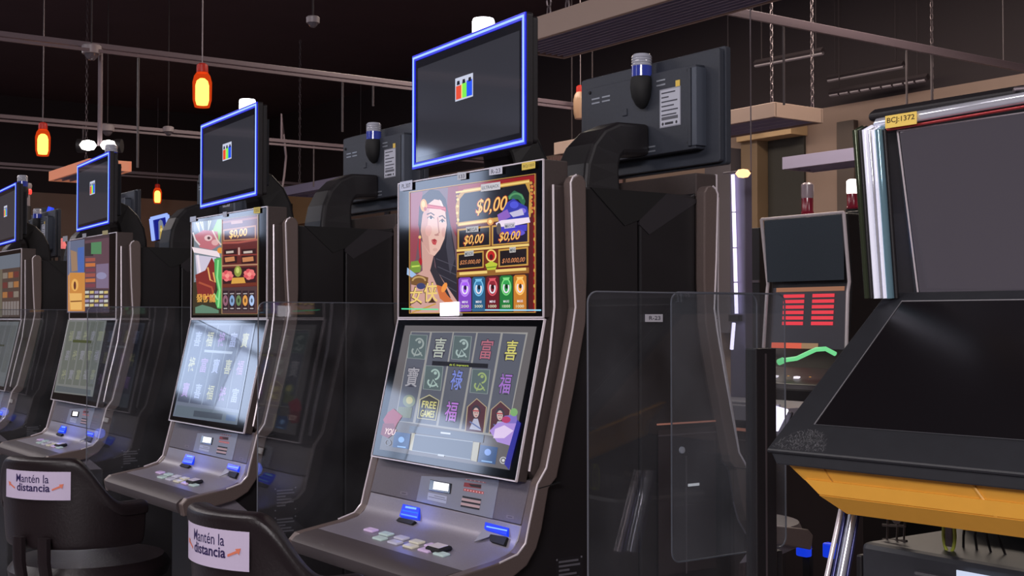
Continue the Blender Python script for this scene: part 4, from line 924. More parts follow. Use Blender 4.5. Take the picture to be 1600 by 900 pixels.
# lower cabinet and open bay
LX = RX+.06
c0 = rel(at(1345, 812, 'X', LX)); low_z = c0.z-.035
b = MB()   # bay shell: back, sides, floor
yb0 = c0.y
b.box((.06+.29, yb0+.30, .55), (.6, .02, 1.1)); b.box((.055, yb0+.15, .5), (.012, .30, 1.0)); b.box((.655, yb0+.15, .55), (.012, .3, 1.1)); b.build('cabinet', CABINET, R, bevel=.003)
b = MB(); b.box((.36, yb0+.12, (low_z)/2+.02), (.585, .26, low_z-.04)); lc = b.build('lower_panel', mat('graphite_panel', (46, 47, 52), .45, noise=.08, nscale=60), R, bevel=.01)
b = MB(); q0 = rel(at(1430, 880, 'Y', 1.9+yb0-.012)); b.box((q0.x+.22, yb0-.014, q0.z-.14), (.44, .012, .26)); b.build('inset_panel', mat('graphite_inset', (54, 52, 58), .4), lc, bevel=.006)
q1 = rel(at(1497, 890, 'Y', 1.9+yb0-.022)); b = MB(); b.box((q1.x+.035, yb0-.022, q1.z-.009), (.075, .002, .016)); b.build('lit_label', emat('label_lit', (205, 215, 240), 1.0), lc)
# leaning chrome posts
for (xa, xb, r, m_) in ((1316, 1291, .0045, SILVER), (1324, 1301, .004, mat('indigo_strip', (60, 62, 110), .3, .5)), (1335, 1313, .0075, CHROME), (1344, 1323, .0035, mat('indigo_strip', (60, 62, 110), .3, .5))):
    pa = rel(at(xa, 788, 'X', RX+.02)); pb_ = rel(at(xb, 905, 'X', RX+.02)); d = (pb_-pa); 
    b = MB(); b.tube([pa-d*.06, pb_, pb_+d*.25], r, 12); b.build('chrome_post', m_, R, smooth=True)
# things in the bay
b = MB(); m0 = rel(at(1385, 812, 'Y', 1.9+yb0+.05)); 
for dx, dz, h in ((0, 0, .05), (.035, .0, .055), (.02, .01, .04)): b.tube([m0+Vector((dx, 0, -.05)), m0+Vector((dx+.004, .0, h-.03))], .002, 6)
for dz in (-.035, -.01, .012): b.tube([m0+Vector((-.008, 0, dz)), m0+Vector((.042, 0, dz+.004))], .0025, 6)
b.lathe([(.0, 0), (.011, 0), (.011, .008), (0, .008)], m0+Vector((.03, -.004, .008)), 12, Matrix.Rotation(PI/2, 3, 'X')); b.build('lock_mechanism', mat('worn_steel', (120, 112, 108), .35, .8), R, smooth=True)
hk = rel(at(1483, 835, 'Y', 1.9+yb0+.04))
b = MB(); b.tube([hk+Vector((.011*math.cos(t*PI/8), 0, .03*math.sin(t*PI/8))) for t in range(16)], .0028, 8, closed=True); hd = b.build('latch_handle', mat('yellow_green_plastic', (176, 184, 70), .5), R, smooth=True)
b = MB(); b.box(hk, (.014, .004, .04)); b.build('latch_plate', METALG, hd, bevel=.003)
b = MB()
for k in range(4): p0 = rel(at(1515+k*18, 800, 'Y', 1.9+yb0+.08)); b.tube([p0+Vector((0, 0, .03)), p0+Vector((-.012, .0, -.04)), p0+Vector((-.02+.01*k, .01, -.1))], .0022, 6)
b.build('wire_bundle', mat('dark_wire', (60, 58, 62), .4), R, smooth=True)
b = MB(); b.box((.36, yb0+.27, .98), (.56, .03, .30)); b.build('bay_lining', mat('bay_lining', (40, 42, 44), .6, noise=.2, nscale=15), R)

# ------------------------------------------------------------------ machines and cabinets beyond
def P_at(x, Y): d = ray(x, 500); return d.x*Y/d.y
def far_machine(x0, x1, Y, ytop, label):
    xa, xb = P_at(x0, Y), P_at(x1, Y); cx = (xa+xb)/2; W = (xb-xa)/2; dep = Y/ray((x0+x1)/2, 500).y
    Z = lambda y: CZ+(500-y)/2000*dep
    e = empty('slot_machine', (cx, Y, 0), 0, label, 'slot machine')
    zt, zm, zb, zd = Z(ytop), Z(442), Z(545), Z(575)
    b = MB(); b.prism([(.06, 0), (.45, 0), (.45, zt), (.02, zt), (.05, zm), (.02, zb), (-.05, zd), (-.22, zd-.09), (-.22, zd-.17), (.02, zd-.25)], -W*.97, W*.97); b.build('cabinet', CABINET, e, bevel=.01)
    b = MB(); b.prism([(.01, zm+.01), (-.012, zt-.01), (.01, zt)], -W*.93, W*.93); us = b.build('upper_screen', mat('dull_screen', (30, 32, 36), .2, emit=(40, 44, 50), es=.7), e)
    b = MB()
    for sx in (-1, 1): b.tube([(sx*W, -.012, zt), (sx*W*.985, .03, zm), (sx*W*.98, .02, zm-.05), (sx*W, .0, zb)], .009, 8)
    b.tube([(-W, -.012, zt), (W, -.012, zt)], .007, 8); b.build('silver_rim', SILVER, e, smooth=True)
    b = MB(); b.prism([(.045, zm-.02), (.02, zb+.0), (.06, zb), (.08, zm-.02)], -W*.9, W*.9); ls = b.build('lower_screen', mat('dull_screen_low', (40, 38, 42), .3, emit=(56, 52, 58), es=.6), e)
    a = Art(); hh = zm-.02-zb; t = hh
    for c in (-.62, .1):
        for k in range(6): a.rect(W*c, hh*(.86-.09*k)-.028*hh, W*(c+.52), hh*(.86-.09*k)+.028*hh, (232, 66, 78))
    a.rect(-W*.8, hh*.93, W*.85, hh*1.0, (150, 104, 80)); a.rect(-W*.85, .0, -W*.1, hh*.09, (214, 96, 76)); a.rect(-W*.1, 0, W*.3, hh*.09, (150, 120, 92))
    s_, n2 = plane_of((.02, zb), (.045, zm-.02)); a.build('lit_bars', lambda u, v, l: (u, .02+s_.x*v+n2.x*(.002+l*20), zb+s_.y*v+n2.y*(.002+l*20)), SCREEN, ls)
    b = MB(); b.prism([(-.03, zd+.012), (-.21, zd-.07), (-.22, zd-.1), (.0, zd-.02)], -W*.98, W*.98); dk = b.build('button_deck', mat('dark_deck', (58, 54, 60), .35), e, bevel=.004)
    for k in range(6): b = MB(); b.lathe([(0, 0), (.018, 0), (.016, .01), (0, .012)], (-W*.7+k*.07, -.15+.03*(k % 2), zd-.045), 12); b.build('lit_button', emat('button_glow_%d' % (k % 2), ((235, 225, 235), (240, 170, 60))[k % 2], 1.2 if k < 4 else .5), dk, smooth=True)
    return e, cx, W, zt
e, cxD, WD, ztD = far_machine(1193, 1322, 4.9, 337, 'distant dark machine with two stacks of red bars on its lower screen')
# green tube on its deck
p = [at(x, y, 'Y', 4.75) for x, y in ((1224, 563), (1245, 560), (1262, 552), (1275, 546), (1290, 545), (1305, 553))]
o = MB(); o.tube(p, .011, 10); o.tube([p[0]+Vector((-.03, 0, -.01)), p[0]], .016, 8); gt_ = tag(o.build('green_light_tube', emat('green_tube', (120, 225, 150), .9), smooth=True), 'curved pale green tube lying across the distant machine deck', 'tube')
# second distant machine hidden behind the open one
xb = P_at(1322, 5.5); e = empty('slot_machine', (xb+.34, 5.52, 0), 0, 'black machine with a white and red beacon, mostly hidden behind the opened machine', 'slot machine')
b = MB(); b.prism([(0, 0), (.45, 0), (.45, 1.99), (-.02, 1.99), (.03, 1.55), (.0, 1.1), (-.15, .9), (-.15, .8), (0, .7)], -.34, .34); b.build('cabinet', CABINET, e, bevel=.01)
b = MB(); b.tube([(-.335, -.02, 1.98), (-.33, .02, 1.55), (-.335, -.01, 1.1)], .008, 8); b.build('silver_rim', SILVER, e, smooth=True)
b = MB(); b.prism([(.02, 1.58), (-.024, 1.95), (.0, 1.96), (.04, 1.58)], -.3, .3); b.build('upper_screen', MATS['dull_screen'], e)
def red_beacon(x, y, Y, lit, label, h=.17):
    P = at(x, y, 'Y', Y); o = MB(); o.lathe([(.03, 0), (.034, .01), (.03, .02), (.03, .085), (.0, .085)], (0, 0, 0), 16)
    s = o.build('signal_beacon', mat('red_lens', (150, 40, 60), .2, spec=.8), None, smooth=True); s.location = P
    tag(s, label, 'beacon')
    b = MB(); b.lathe([(.03, .085), (.032, .10), (.032, .155), (.02, .165), (0, .165)], (0, 0, 0), 16)
    b.build('beacon_lens', emat('warm_white_beacon', (255, 236, 232), 4) if lit else mat('frosted_lens', (178, 160, 168), .25), s, smooth=True)
    b = MB(); b.lathe([(0, -.02), (.038, -.02), (.038, 0), (0, 0)], (0, 0, 0), 16); b.build('beacon_base', RUBBER, s)
    return s
sb = red_beacon(1272, 331, 5.1, False, 'unlit red and clear beacon on the distant machine with red bars'); sb.location.z = ztD+.02; sb.location.y = 5.05
sb2 = red_beacon(1332, 330, 5.62, True, 'glowing white beacon with red base beside the chrome rim'); sb2.location.z = 2.012

# tall light column and cabinet seen through the partitions
LCY = 4.35
xc_ = P_at(1149, LCY); depc = LCY/ray(1149, 500).y; Zc = lambda y: CZ+(500-y)/2000*depc
e = empty('light_column', (xc_, LCY, 0), 0, 'tall grey column with a vertical white violet light tube', 'light column')
b = MB(); b.box((0, .04, Zc(268)/2), (.10, .05, Zc(268))); b.build('channel', mat('column_grey', (120, 114, 134), .4, .2), e, bevel=.005)
b = MB(); 
for (ya, yb_) in ((272, 330), (332, 386), (388, 440), (442, 490)): b.tube([(-.012+.02*(ya-272)/220, -.0, Zc(ya)), (-.012+.02*(yb_-272)/220, 0, Zc(yb_))], .0085, 10)
b.tube([(.01, -.02, Zc(505)), (.035, -.06, Zc(545))], .0085, 10)
b.build('light_tube', emat('violet_white_tube', (228, 215, 255), 2.2), e, smooth=True)
b = MB(); b.box((.0, .0, Zc(497)), (.06, .03, .03)); b.build('tube_joint', BLACK, e)
CY = 3.9
xa, xb = P_at(1030, CY), P_at(1225, CY); depc = CY/ray(1100, 500).y; Zk = lambda y: CZ+(500-y)/2000*depc
e = empty('low_cabinet', ((xa+xb)/2, CY, 0), 0, 'low dark cabinet with a pale worktop edge beside the black post', 'cabinet'); W = xb-xa
b = MB(); b.box((0, .24, Zk(668)/2), (W, .48, Zk(668))); cb = b.build('body', mat('dark_laminate', (38, 31, 33), .4, noise=.15, nscale=6), e, bevel=.004)
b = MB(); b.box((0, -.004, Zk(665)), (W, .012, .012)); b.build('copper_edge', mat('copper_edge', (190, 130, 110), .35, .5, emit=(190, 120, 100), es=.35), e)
b = MB(); b.box((0, -.003, Zk(681)), (W, .006, .004)); b.build('groove_line', METALG, e)
b = MB(); b.box((0, .2, Zk(640)), (W*.96, .44, .06)); b.box((0, -.01, Zk(625)), (W*.96, .012, .012)); b.build('worktop', mat('pale_worktop_edge', (150, 146, 155), .3), e, bevel=.003)
# lit monitor and small gear by the worktop
mc = at(1206, 652, 'Y', 3.83); e = empty('tilted_lit_screen', mc, 0, 'small bright white screen glowing beside the black post', 'screen')
b = MB(); b.box((0, 0, 0), (.13, .012, .10), Matrix.Rotation(-.5, 3, 'X') @ Matrix.Rotation(.15, 3, 'Y')); b.build('lit_face', emat('screen_white', (235, 225, 255), 2.2), e, bevel=.006)
b = MB(); b.box((0, .02, -.03), (.14, .012, .12), Matrix.Rotation(-.5, 3, 'X')); b.build('shell', BLACK, e, bevel=.006); b = MB(); b.box((0, .04, -.02), (.03, .036, .03)); b.build('bracket', BLACK, e)
# shelf unit behind the column
sx = P_at(1168, 5.6); b = MB(); e = empty('dark_shelf', (sx, 5.6, 0), 0, 'narrow black shelf unit behind the light column', 'shelf')
b.box((0, .1, .975), (.2, .2, 1.95)); b.build('body', CABINET, e, bevel=.004)
b = MB(); b.box((0, -.003, 1.63), (.2, .01, .015)); b.build('shelf_edge', METALG, e)
# stool seat seen under the partition
se = at(1150, 815, 'Y', 3.0); e = empty('stool', (se.x, 3.0, 0), 0, 'grey topped round stool behind the black post', 'stool')
b = MB(); b.lathe([(0, -.08), (.2, -.08), (.215, -.05), (.2, -.015), (.1, .0), (0, .003)], (0, 0, se.z+.02), 32); b.build('seat', mat('grey_vinyl', (86, 80, 84), .5), e, smooth=True)
b = MB(); b.lathe([(.03, .02), (.03, se.z-.05)], (0, 0, 0), 14); b.build('pedestal', METALG, e); b = MB(); b.lathe([(0, 0), (.2, 0), (.2, .012), (.04, .03), (0, .03)], (0, 0, 0), 24); b.build('base_disc', METALG, e)
# blue lit slots low behind
for i, (x, y, lab) in enumerate(((1256, 858, 'blue glowing panel low behind the black post'), (1298, 860, 'blue glowing panel beside the leaning chrome post'))):
    P = at(x, y, 'Y', 3.4); o = MB(); o.box((0, 0, 0), (.05, .03, .05)); s = o.build('floor_light', mat('dim_blue_glow', (5, 10, 60), .3, emit=(20, 60, 230), es=.8), bevel=.006); s.location = P; tag(s, lab, 'light')
    b = MB(); b.box((0, .02, -P.z/2-.0), (.03, .02, P.z)); b.build('stand', RUBBER, s)

# far signs of the next island
def sign(x, y, dep, w_, h, roll, yaw, label, edge_only=False):
    P = at_depth(x, y, dep); e = empty('sign_display', (P.x, P.y, 0), 0, label, 'sign')
    Rm = Matrix.Rotation(yaw, 3, 'Z') @ Matrix.Rotation(roll, 3, 'Y')
    b = MB(); b.box((0, .02, P.z), (w_, .04, h), Rm); o = b.build('display_case', BLACK, e, bevel=.004)
    b = MB()
    for (cx, cz, dx, dz) in ((0, h/2, w_, .03), (w_/2, 0, .03, h), (-w_/2, 0, .03, h)):
        c = Rm @ Vector((cx, -.012, cz)); b.box(Vector((0, 0, P.z))+c, (dx, .02, dz), Rm)
    b.build('neon_frame', emat('far_neon', (150, 175, 255), 1.1), o)
    a = Art(); a.rect(-w_/2, -h/2, w_/2, h/2, (18, 28, 130)); a.poly([(-w_*.2, -h*.5), (-w_*.1, h*.3), (w_*.02, h*.38), (w_*.14, h*.3), (w_*.26, -h*.5)], (120, 130, 150)); a.poly([(-w_*.13, -h*.5), (-w_*.02, h*.1), (w_*.08, h*.1), (w_*.2, -h*.5)], (180, 150, 70)); a.ell(w_*.02, -h*.1, w_*.09, h*.08, (215, 195, 120))
    a.build('sign_picture', lambda u, v, l: Vector((0, 0, P.z))+Rm @ Vector((u, -.006-l*20, v)), SCREEN, o)
    b = MB(); b.tube([(0, .06, 0.0), (0, .06, P.z)], .03, 8); b.build('mast', BLACK, e)
    b = MB(); b.box((0, .1, (P.z-h*.6)/2), (w_*1.1, .25, P.z-h*.6)); b.build('pedestal', CABINET, e, bevel=.01)
    return e
sign(252, 356, 11.5, .19, .20, math.radians(-9), math.radians(28), 'small far sign with blue neon border and golden artwork, tilted')
# slanted far topper at the left
P = at_depth(72, 346, 9.0); e = empty('slanted_display', (P.x, P.y, 0), 0, 'slanted display edge glowing blue beside the left machine', 'display')
d1 = at_depth(80, 324, 9.0)-Vector(e.location); d2 = at_depth(64, 372, 9.0)-Vector(e.location)
b = MB(); b.tube([d1, d2], .022, 8); b.build('neon_edge', mat('blue_edge_glow', (10, 20, 100), .3, emit=(40, 70, 235), es=1.1), e, smooth=True)
d3 = d1-RT*.13+FH*.05; d4 = d2-RT*.09+FH*.05
nrm = Vector((0, 0, 0)); b = MB(); b.hexa([d1, d2, d4, d3]+[q_+FH*.05 for q_ in (d1, d2, d4, d3)]); b.build('display_case', SLATE, e, bevel=.004)
b = MB(); b.tube([(0, 0, 0), (0, 0, d2.z+.04)], .05, 8); b.build('mast', BLACK, e)
P = at_depth(42, 322, 9.3); e = empty('signal_beacon', P, 0, 'beacon with a glowing red ring beside the leftmost blue framed display', 'beacon')
b = MB(); b.lathe([(.022, 0), (.022, .09), (.026, .09), (0, .09)], (0, 0, 0), 16); b.build('stem', mat('white_plastic', (150, 140, 145), .4), e)
b = MB(); b.lathe([(.03, .085), (.034, .095), (.034, .115), (.03, .125)], (0, 0, 0), 16); b.build('red_ring', mat('red_ring_glow', (200, 40, 40), .3, emit=(225, 70, 60), es=1.2), e, smooth=True)
b = MB(); b.lathe([(.0, .12), (.03, .12), (.036, .15), (.03, .165), (0, .17)], (0, 0, 0), 16); b.build('cap', mat('white_plastic', (150, 140, 145), .4), e, smooth=True)
b = MB(); b.lathe([(.03, -P.z), (.03, 0)], (0, 0, 0), 12); b.build('mast', BLACK, e)
for i, (x, y, c, lab) in enumerate(((80, 384, (205, 200, 215), 'tiny white beacon far behind, left of the golden figure machine'), (97, 389, (235, 120, 120), 'tiny red beacon far behind, left of the golden figure machine'))):
    P = at_depth(x, y, 10.0); o = MB(); o.lathe([(0, 0), (.03, 0), (.034, .03), (.02, .06), (.022, .075), (.0, .085)], (0, 0, 0), 14); s = o.build('signal_beacon', mat('far_beacon_%d' % i, c, .3, emit=c, es=.5), smooth=True); s.location = P; tag(s, lab, 'beacon')
    b = MB(); b.lathe([(.02, -P.z), (.03, 0)], (0, 0, 0), 10); b.build('mast', BLACK, s)

P = at_depth(598, 325, 12.0); e = empty('marquee_light', (P.x, P.y, 0), 0, 'tiny blue and white lit strip under the dark monitor back', 'light')
b = MB(); b.box((0, 0, P.z), (.30, .06, .05), Matrix.Rotation(YAW, 3, 'Z')); o = b.build('case', BLACK, e)
b = MB()
for k in range(5): b.lathe([(0, -.02), (.024, -.012), (.026, .01), (0, .02)], Vector((0, 0, P.z))-FH*.06+RT*(-.11+.055*k), 10, None, k % 2)
b.build('bulbs', [emat('pearl_bulb', (190, 180, 190), .9), emat('blue_bulb', (50, 70, 235), 1.2)], o)
b = MB(); b.tube([(0, .05, 0), (0, .05, P.z)], .03, 8); b.build('mast', BLACK, e)

# ------------------------------------------------------------------ overhead: rails, rods, panels, lanterns, cameras
RAIL = mat('rail_grey', (112, 98, 106), .5, .1); RODM = mat('rod_dark_grey', (74, 66, 70), .5)
def rail_(x, y0, y1, z, label, rods, tw=.05, gap=.14):
    e = empty('ceiling_rail', (x, (y0+y1)/2, z), 0, label, 'ceiling rail', 'suspended ceiling rails'); L = y1-y0
    b = MB(); b.box((0, 0, 0), (tw, L, tw)); b.build('rail', RAIL, e, bevel=.004)
    b = MB(); b.box((gap, 0, -.06), (.02, L, .02)); b.build('conduit', RAIL, e)
    for y in rods: b = MB(); b.tube([(0, y-(y0+y1)/2, 0), (0, y-(y0+y1)/2, ZC-z)], .005, 6); b.build('hanger_rod', RODM, e)
    return e
rail_(-8.4, -1.5, YB-.1, 3.2, 'nearest thin grey ceiling rail crossing the upper left', (-1.3, 8.4), .035, .13)
rail_(-11.8, -4, YB-.1, 3.2, 'middle thin ceiling rail running behind the lanterns', (-3.5, 3.2), .035)
rail_(-15.4, -5, YB-.1, 3.2, 'farthest thin ceiling rail above the left wall', (-4, 8.4), .035)
rail_(-5.3, 2.5, YB-.1, 3.2, 'ceiling rail running to the upper right corner', (3.2, 5.5, 8), .04, .12)
# black ceiling fittings: linear diffusers
def diffuser(xa, ya, xb, yb, z, n, label):
    a_, b_ = at(xa, ya, 'Z', z), at(xb, yb, 'Z', z); e = empty('linear_diffuser', a_, 0, label, 'ceiling vent')
    d = b_-a_; 
    b = MB(); b.tube([Vector((0, 0, .02)), d+Vector((0, 0, .02))], .03, 4); b.build('housing', DARKW, e)
    b = MB()
    for k in range(n): t0_, t1_ = k/n, (k+.8)/n if n > 1 else 1; b.tube([d*t0_, d*t1_], .016, 6)
    b.build('slot', mat('pale_slot', (130, 122, 128), .6), e); 
    b = MB(); 
    for t_ in (.1, .9): b.tube([d*t_, d*t_+Vector((0, 0, ZC-a_.z))], .006, 6)
    b.build('hanger_rod', DARKW, e)
diffuser(1180, 103, 1286, 83, 3.55, 1, 'upper of the pale linear diffusers on the dark ceiling')
diffuser(1294, 126, 1412, 104, 3.45, 1, 'lower right pale linear diffuser on the dark ceiling')
diffuser(1297, 149, 1450, 124, 3.3, 9, 'broken line of small slots below the linear diffusers')
diffuser(890, 228, 930, 216, 2.9, 4, 'short broken line of ceiling slots near the dim lantern')
# hanging louvre panels
LOUV = mat('louvre_violet_grey', (150, 144, 172), .5, .1); FASC = mat('beige_fascia', (165, 142, 130), .55)
def louvre(x0, x1, yy0, yy1, z, th, label, n=14, chains=(), fm=FASC, endm=None):
    e = empty('ceiling_louvre', ((x0+x1)/2, (yy0+yy1)/2, z), 0, label, 'hanging panel'); L, D = x1-x0, yy1-yy0
    b = MB(); b.box((0, 0, th*.6), (L, D, th*.7)); b.build('tray', LOUV, e, bevel=.003)
    b = MB(); 
    for y in (-D/2, D/2): b.box((0, y, th/2), (L+.02, .02, th))
    for x in (-L/2, L/2): b.box((x, 0, th/2), (.02, D, th))
    b.build('fascia', fm, e, bevel=.003)
    b = MB()
    for k in range(n): b.box((0, -D/2+D*(k+.5)/n, th*.18), (L-.04, .006, .03))
    b.build('louvre_slats', mat('louvre_slat', (178, 172, 196), .45, .2), e)
    for (cx_, cy_) in chains:
        b = MB(); H = ZC-z-th; nl = int(H/.045)
        for k in range(nl):
            r_ = Matrix.Rotation(PI/2*(k % 2), 3, 'Z'); c_ = Vector((cx_-(x0+x1)/2, cy_-(yy0+yy1)/2, th+.02+k*.045))
            b.tube([c_+r_ @ Vector((.011*math.cos(t*PI/4), 0, .026*math.sin(t*PI/4))) for t in range(8)], .004, 5, closed=True)
        b.build('chain', METALG, e)
    return e
a0 = at(789, 78, 'Z', 2.62); b0 = at(876, 93, 'Z', 2.62)
louvre(a0.x, a0.x+3.6, a0.y, b0.y, 2.62, .10, 'large louvred panel hung on chains across the top centre', 10, [(at(787, 10, 'Y', a0.y).x+.3, a0.y+.03), (at(878, 10, 'Y', a0.y).x, a0.y+.03)])
p0 = at(1210, 183, 'Z', 2.75)
louvre(p0.x-2.4, p0.x, p0.y, p0.y+.46, 2.75, .10, 'beige hanging panel end on two chains in front of the back wall', 4, [(p0.x-.05, p0.y+.03), (p0.x-.05, p0.y+.43)])
p0 = at(1225, 265, 'Z', 2.62); louvre(p0.x, p0.x+1.6, p0.y, p0.y+.35, 2.62, .10, 'violet grey hanging bar left of the opened machine', 3, [(p0.x+1.3, p0.y+.17)], LOUV)
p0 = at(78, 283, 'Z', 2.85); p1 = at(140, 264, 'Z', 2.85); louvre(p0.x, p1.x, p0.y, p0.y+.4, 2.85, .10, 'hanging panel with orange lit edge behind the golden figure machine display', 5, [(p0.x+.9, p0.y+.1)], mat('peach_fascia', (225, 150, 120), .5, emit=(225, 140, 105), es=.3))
p0 = at(444, 306, 'Z', 2.85); p1 = at(530, 282, 'Z', 2.85); louvre(p0.x, p1.x, p0.y, p0.y+.8, 2.85, .10, 'hanging panel seen between the dragon machine and the dark monitor back', 4, [(p0.x+.2, p0.y+.1)], LOUV)
# corrugated panel and cream blocks on the far side
c0_ = at(862, 262, 'Y', 7.9); c1_ = at(928, 235, 'Y', 7.9)
e = empty('corrugated_screen', (c0_.x, 7.9, 0), 0, 'brown corrugated panel right of the nearest display', 'panel')
b = MB(); Wd = c1_.x-c0_.x+.4
for k in range(26): b.tube([(k*Wd/25, .0, 1.2), (k*Wd/25, 0, c1_.z)], .03, 6)
b.build('ribs', mat('corrugated_brown', (104, 78, 74), .6), e); b = MB(); b.box((Wd/2, .05, (c1_.z)/2), (Wd, .03, c1_.z)); b.build('backing', mat('backing_grey', (70, 62, 62), .6), e)
c2_ = at(902, 268, 'Y', 6.6); b = MB(); b.box((0, 0, 0), (.12, .1, .17)); s = b.build('wall_box', mat('peach_box', (205, 165, 140), .6), bevel=.008); s.location = c2_; tag(s, 'small peach coloured box beside the fin top of the nearest machine', 'box'); b = MB(); b.box((0, .05, -c2_.z/2), (.04, .04, c2_.z)); b.build('stand', DARKW, s)
# lanterns
def lantern(x, y, dep, label, glow=1.0, s=1.0, lit=True):
    P = at_depth(x, y, dep); e = empty('pendant_lantern', P, 0, label, 'lantern', 'orange pendant lanterns')
    am_ = LANTERN_GLASS if lit else mat('frosted_glass', (150, 120, 96), .4)
    b = MB(); b.lathe([(.0, -.135*s), (.046*s, -.135*s), (.058*s, -.09*s), (.06*s, .02*s), (.05*s, .06*s), (.034*s, .085*s)], (0, 0, 0), 24); sh = b.build('glass_shade', am_, e, smooth=True)
    b = MB(); b.lathe([(.034*s, .08*s), (.036*s, .09*s), (.034*s, .13*s), (.02*s, .14*s), (0, .14*s)], (0, 0, 0), 20); b.build('shade_cap', mat('red_cap_glow', (150, 30, 20), .4, emit=(150, 30, 20), es=.5), e, smooth=True)
    if lit:
        b = MB(); b.lathe([(0, -.122*s), (.034*s, -.12*s), (.042*s, -.09*s), (.042*s, .0*s), (.034*s, .03*s), (.016*s, .045*s), (0, .046*s)], (0, 0, 0), 24); b.build('glowing_bulb', emat('lantern_core', (255, 226, 170), 9), sh, smooth=True)
        l = bpy.data.lights.new('lantern_light', 'POINT'); l.energy = 1.6*glow; l.color = (1, .42, .14); l.shadow_soft_size = .08; lo = bpy.data.objects.new('lantern_light', l); COL.objects.link(lo); lo.parent = e; lo.location = (0, 0, -.2)
    else:
        b = MB(); b.lathe([(.0, .06), (.03, .06), (.035, .085), (.0, .11)], (0, 0, 0), 16); b.build('red_bulb', emat('red_bulb', (255, 90, 50), 2.5), sh, smooth=True)
    b = MB(); b.tube([(0, 0, .14*s), (0, 0, ZC-P.z)], .004, 6); b.build('cord', METALG, e)
    return e
lantern(316, 134, 8.0, 'largest glowing orange lantern above the dragon machine')
lantern(67, 218, 10.5, 'glowing orange lantern left of the golden figure machine display')
lantern(246, 303, 19.0, 'small distant orange lantern above the far blue sign', 1, 1.05)
lantern(907, 160, 10.5, 'dim cylinder lantern with a red bulb beside the large panel', lit=False)
# twin spotlights
P = at(156, 228, 'X', -8.4); e = empty('twin_spotlight', P, 0, 'pair of bright white spotlights above the golden figure machine', 'spotlight')
b = MB(); b.tube([(0, 0, 0), (0, 0, 3.2-P.z)], .016, 8); b.build('drop_rod', RAIL, e)
for s_ in (-1, 1):
    b = MB(); c_ = RT*(.075*s_); b.lathe([(.03, -.06), (.045, 0), (.045, .03), (.0, .03)], c_+RT*(.04*s_), 16, Matrix.Rotation(PI/2*s_, 3, FH)); hd = b.build('lamp_head', BLACK, e, smooth=True)
    b = MB(); b.lathe([(0, -.036), (.038, -.026), (.055, 0), (.038, .026), (0, .036)], c_*.9-FH*.03, 16); b.build('bulb', emat('spot_white', (255, 244, 236), 6), hd, smooth=True)
# dome cameras and sensors
def dome(x, y, dep, label, s=1):
    P = at_depth(x, y, dep); e = empty('dome_camera', P, 0, label, 'security camera', 'ceiling dome cameras')
    b = MB(); b.lathe([(0, .0), (.06*s, 0), (.062*s, .05*s), (.05*s, .06*s), (0, .06*s)], (0, 0, 0), 20); b.build('housing', mat('camera_white', (150, 140, 145), .4), e, smooth=True)
    b = MB(); b.lathe([(0, -.045*s), (.02*s, -.04*s), (.04*s, -.02*s), (.045*s, 0), (0, 0)], (0, 0, 0), 20); b.build('dome', mat('smoked_dome', (90, 84, 92), .12), e, smooth=True)
    b = MB(); b.tube([(0, 0, .05*s), (0, 0, ZC-P.z)], .005, 6); b.build('drop_rod', DARKW, e)
dome(143, 84, 8.3, 'dome camera under the nearest ceiling rail, top left')
dome(168, 205, 11.7, 'dome camera above the twin spotlights')
dome(263, 206, 11.7, 'small dome camera left of the dragon machine display', .8)
dome(489, 36, 7.0, 'dome camera high on the dark ceiling, top centre', .6)
# warm wall lamp
P = at(1161, 271, 'Y', 4.1); e = empty('wall_lamp', P, 0, 'small warm glowing lamp beside the light column', 'lamp')
b = MB(); b.lathe([(0, -.02), (.022, -.016), (.034, 0), (.022, .016), (0, .02)], (0, 0, 0), 20); b.build('shade', emat('warm_lamp', (255, 176, 120), 2.6), e, smooth=True)
b = MB(); b.tube([(-.12, 0, .012), (0, 0, .012), (0, .05, .012)], .004, 6); b.tube([(0, .05, .012), (0, .05, ZC-P.z)], .003, 6); b.build('bracket', METALG, e)
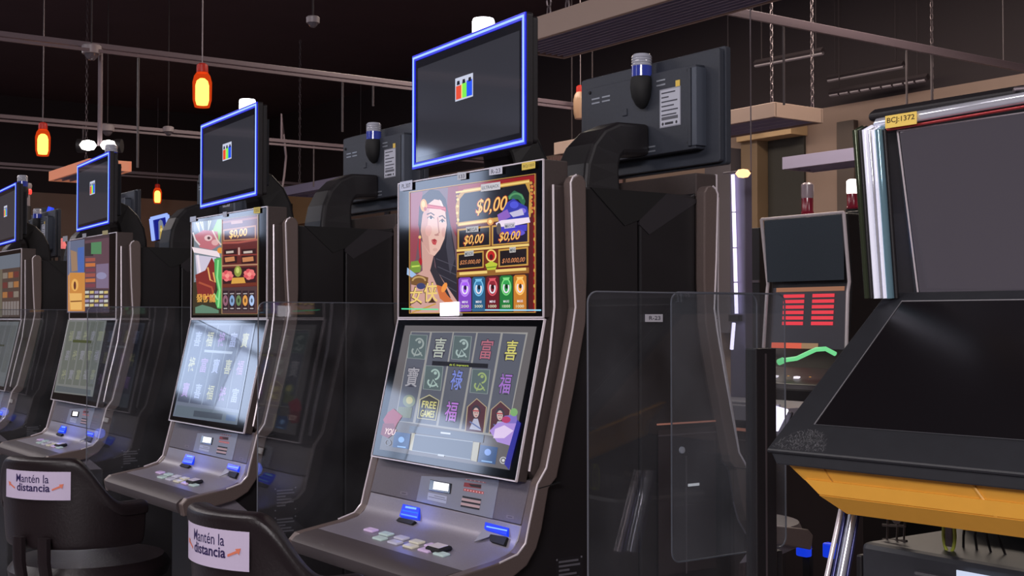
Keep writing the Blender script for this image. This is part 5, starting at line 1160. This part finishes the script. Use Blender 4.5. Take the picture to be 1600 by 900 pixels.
# hanger rods and a loose cable
for i, (x, yb_, rx, lab) in enumerate(((215, 262, -8.4, 'thin hanger rod right of the twin spotlights'), (130, 224, -11.8, 'short hanger rod left of the twin spotlights'), (490, 292, -11.8, 'thin hanger rod above the panel in the centre left'), (535, 206, -8.4, 'thin hanger rod left of the dark monitor back'), (583, 166, -8.4, 'short rod above the beacon of the dark monitor back'), (1417, 172, -5.3, 'hanger rod above the yellow label'), (1456, 165, -5.3, 'hanger rod right of the yellow label'), (1225, 164, -5.3, 'thin rod between the two chains'))):
    P = at(x, yb_, 'X', rx); b = MB(); b.tube([(0, 0, 0), (0, 0, 3.19-P.z)], .008, 6); s = b.build('hanger_rod', RODM); s.location = P; tag(s, lab, 'rod', 'ceiling hanger rods')
pts = [at(x, y, 'X', -11.8) for x, y in ((440, 178), (443, 210), (447, 245), (444, 275), (440, 300))]
b = MB(); b.tube([(Vector((pts[0].x, pts[0].y, 3.19))), *pts], .012, 8); tag(b.build('hanging_cable', RAIL, smooth=True), 'pale cable hanging loosely right of the dragon machine display', 'cable')
# unseen fill lights added to brighten the hall: made-up fixture plus lamp
for i, (x, y, z, sx, sy, pw, c, aim) in enumerate(FILL_LIGHTS):
    where = ('behind the camera, tilted at the machines', 'above the aisle by the nearest machine', 'above the aisle by the golden figure machine', 'over the far left of the hall', 'high before the back wall', 'high over the left of the back wall', 'high at the right of the hall')[i]
    e = empty('ceiling_light', (x, y, z), 0, 'rectangular ceiling light '+where, 'ceiling light', 'rectangular room lights')
    if aim: e.rotation_euler = (Vector(aim)-Vector((x, y, z))).to_track_quat('-Z', 'Y').to_euler()
    b = MB(); b.box((0, 0, .06), (sx+.06, sy+.06, .08)); b.build('tray', METALG, e, bevel=.004)
    b = MB(); b.box((0, 0, .015), (sx, sy, .01)); b.build('diffuser', emat('fixture_glow', (255, 244, 240), 1.0), e)
    inv = e.rotation_euler.to_matrix().inverted()
    for s_ in (-1, 1):
        p = Vector((s_*sx*.4, 0, .1)); wp = e.rotation_euler.to_matrix() @ p
        b = MB(); b.tube([p, inv @ Vector((wp.x, wp.y, ZC-z))], .005, 6); b.build('hanger_rod', METALG, e)
    l = bpy.data.lights.new('ceiling_lamp', 'AREA'); l.shape = 'RECTANGLE'; l.size = sx; l.size_y = sy; l.energy = pw; l.color = c
    lo = bpy.data.objects.new('ceiling_lamp', l); COL.objects.link(lo); lo.parent = e; lo.location = (0, 0, 0)
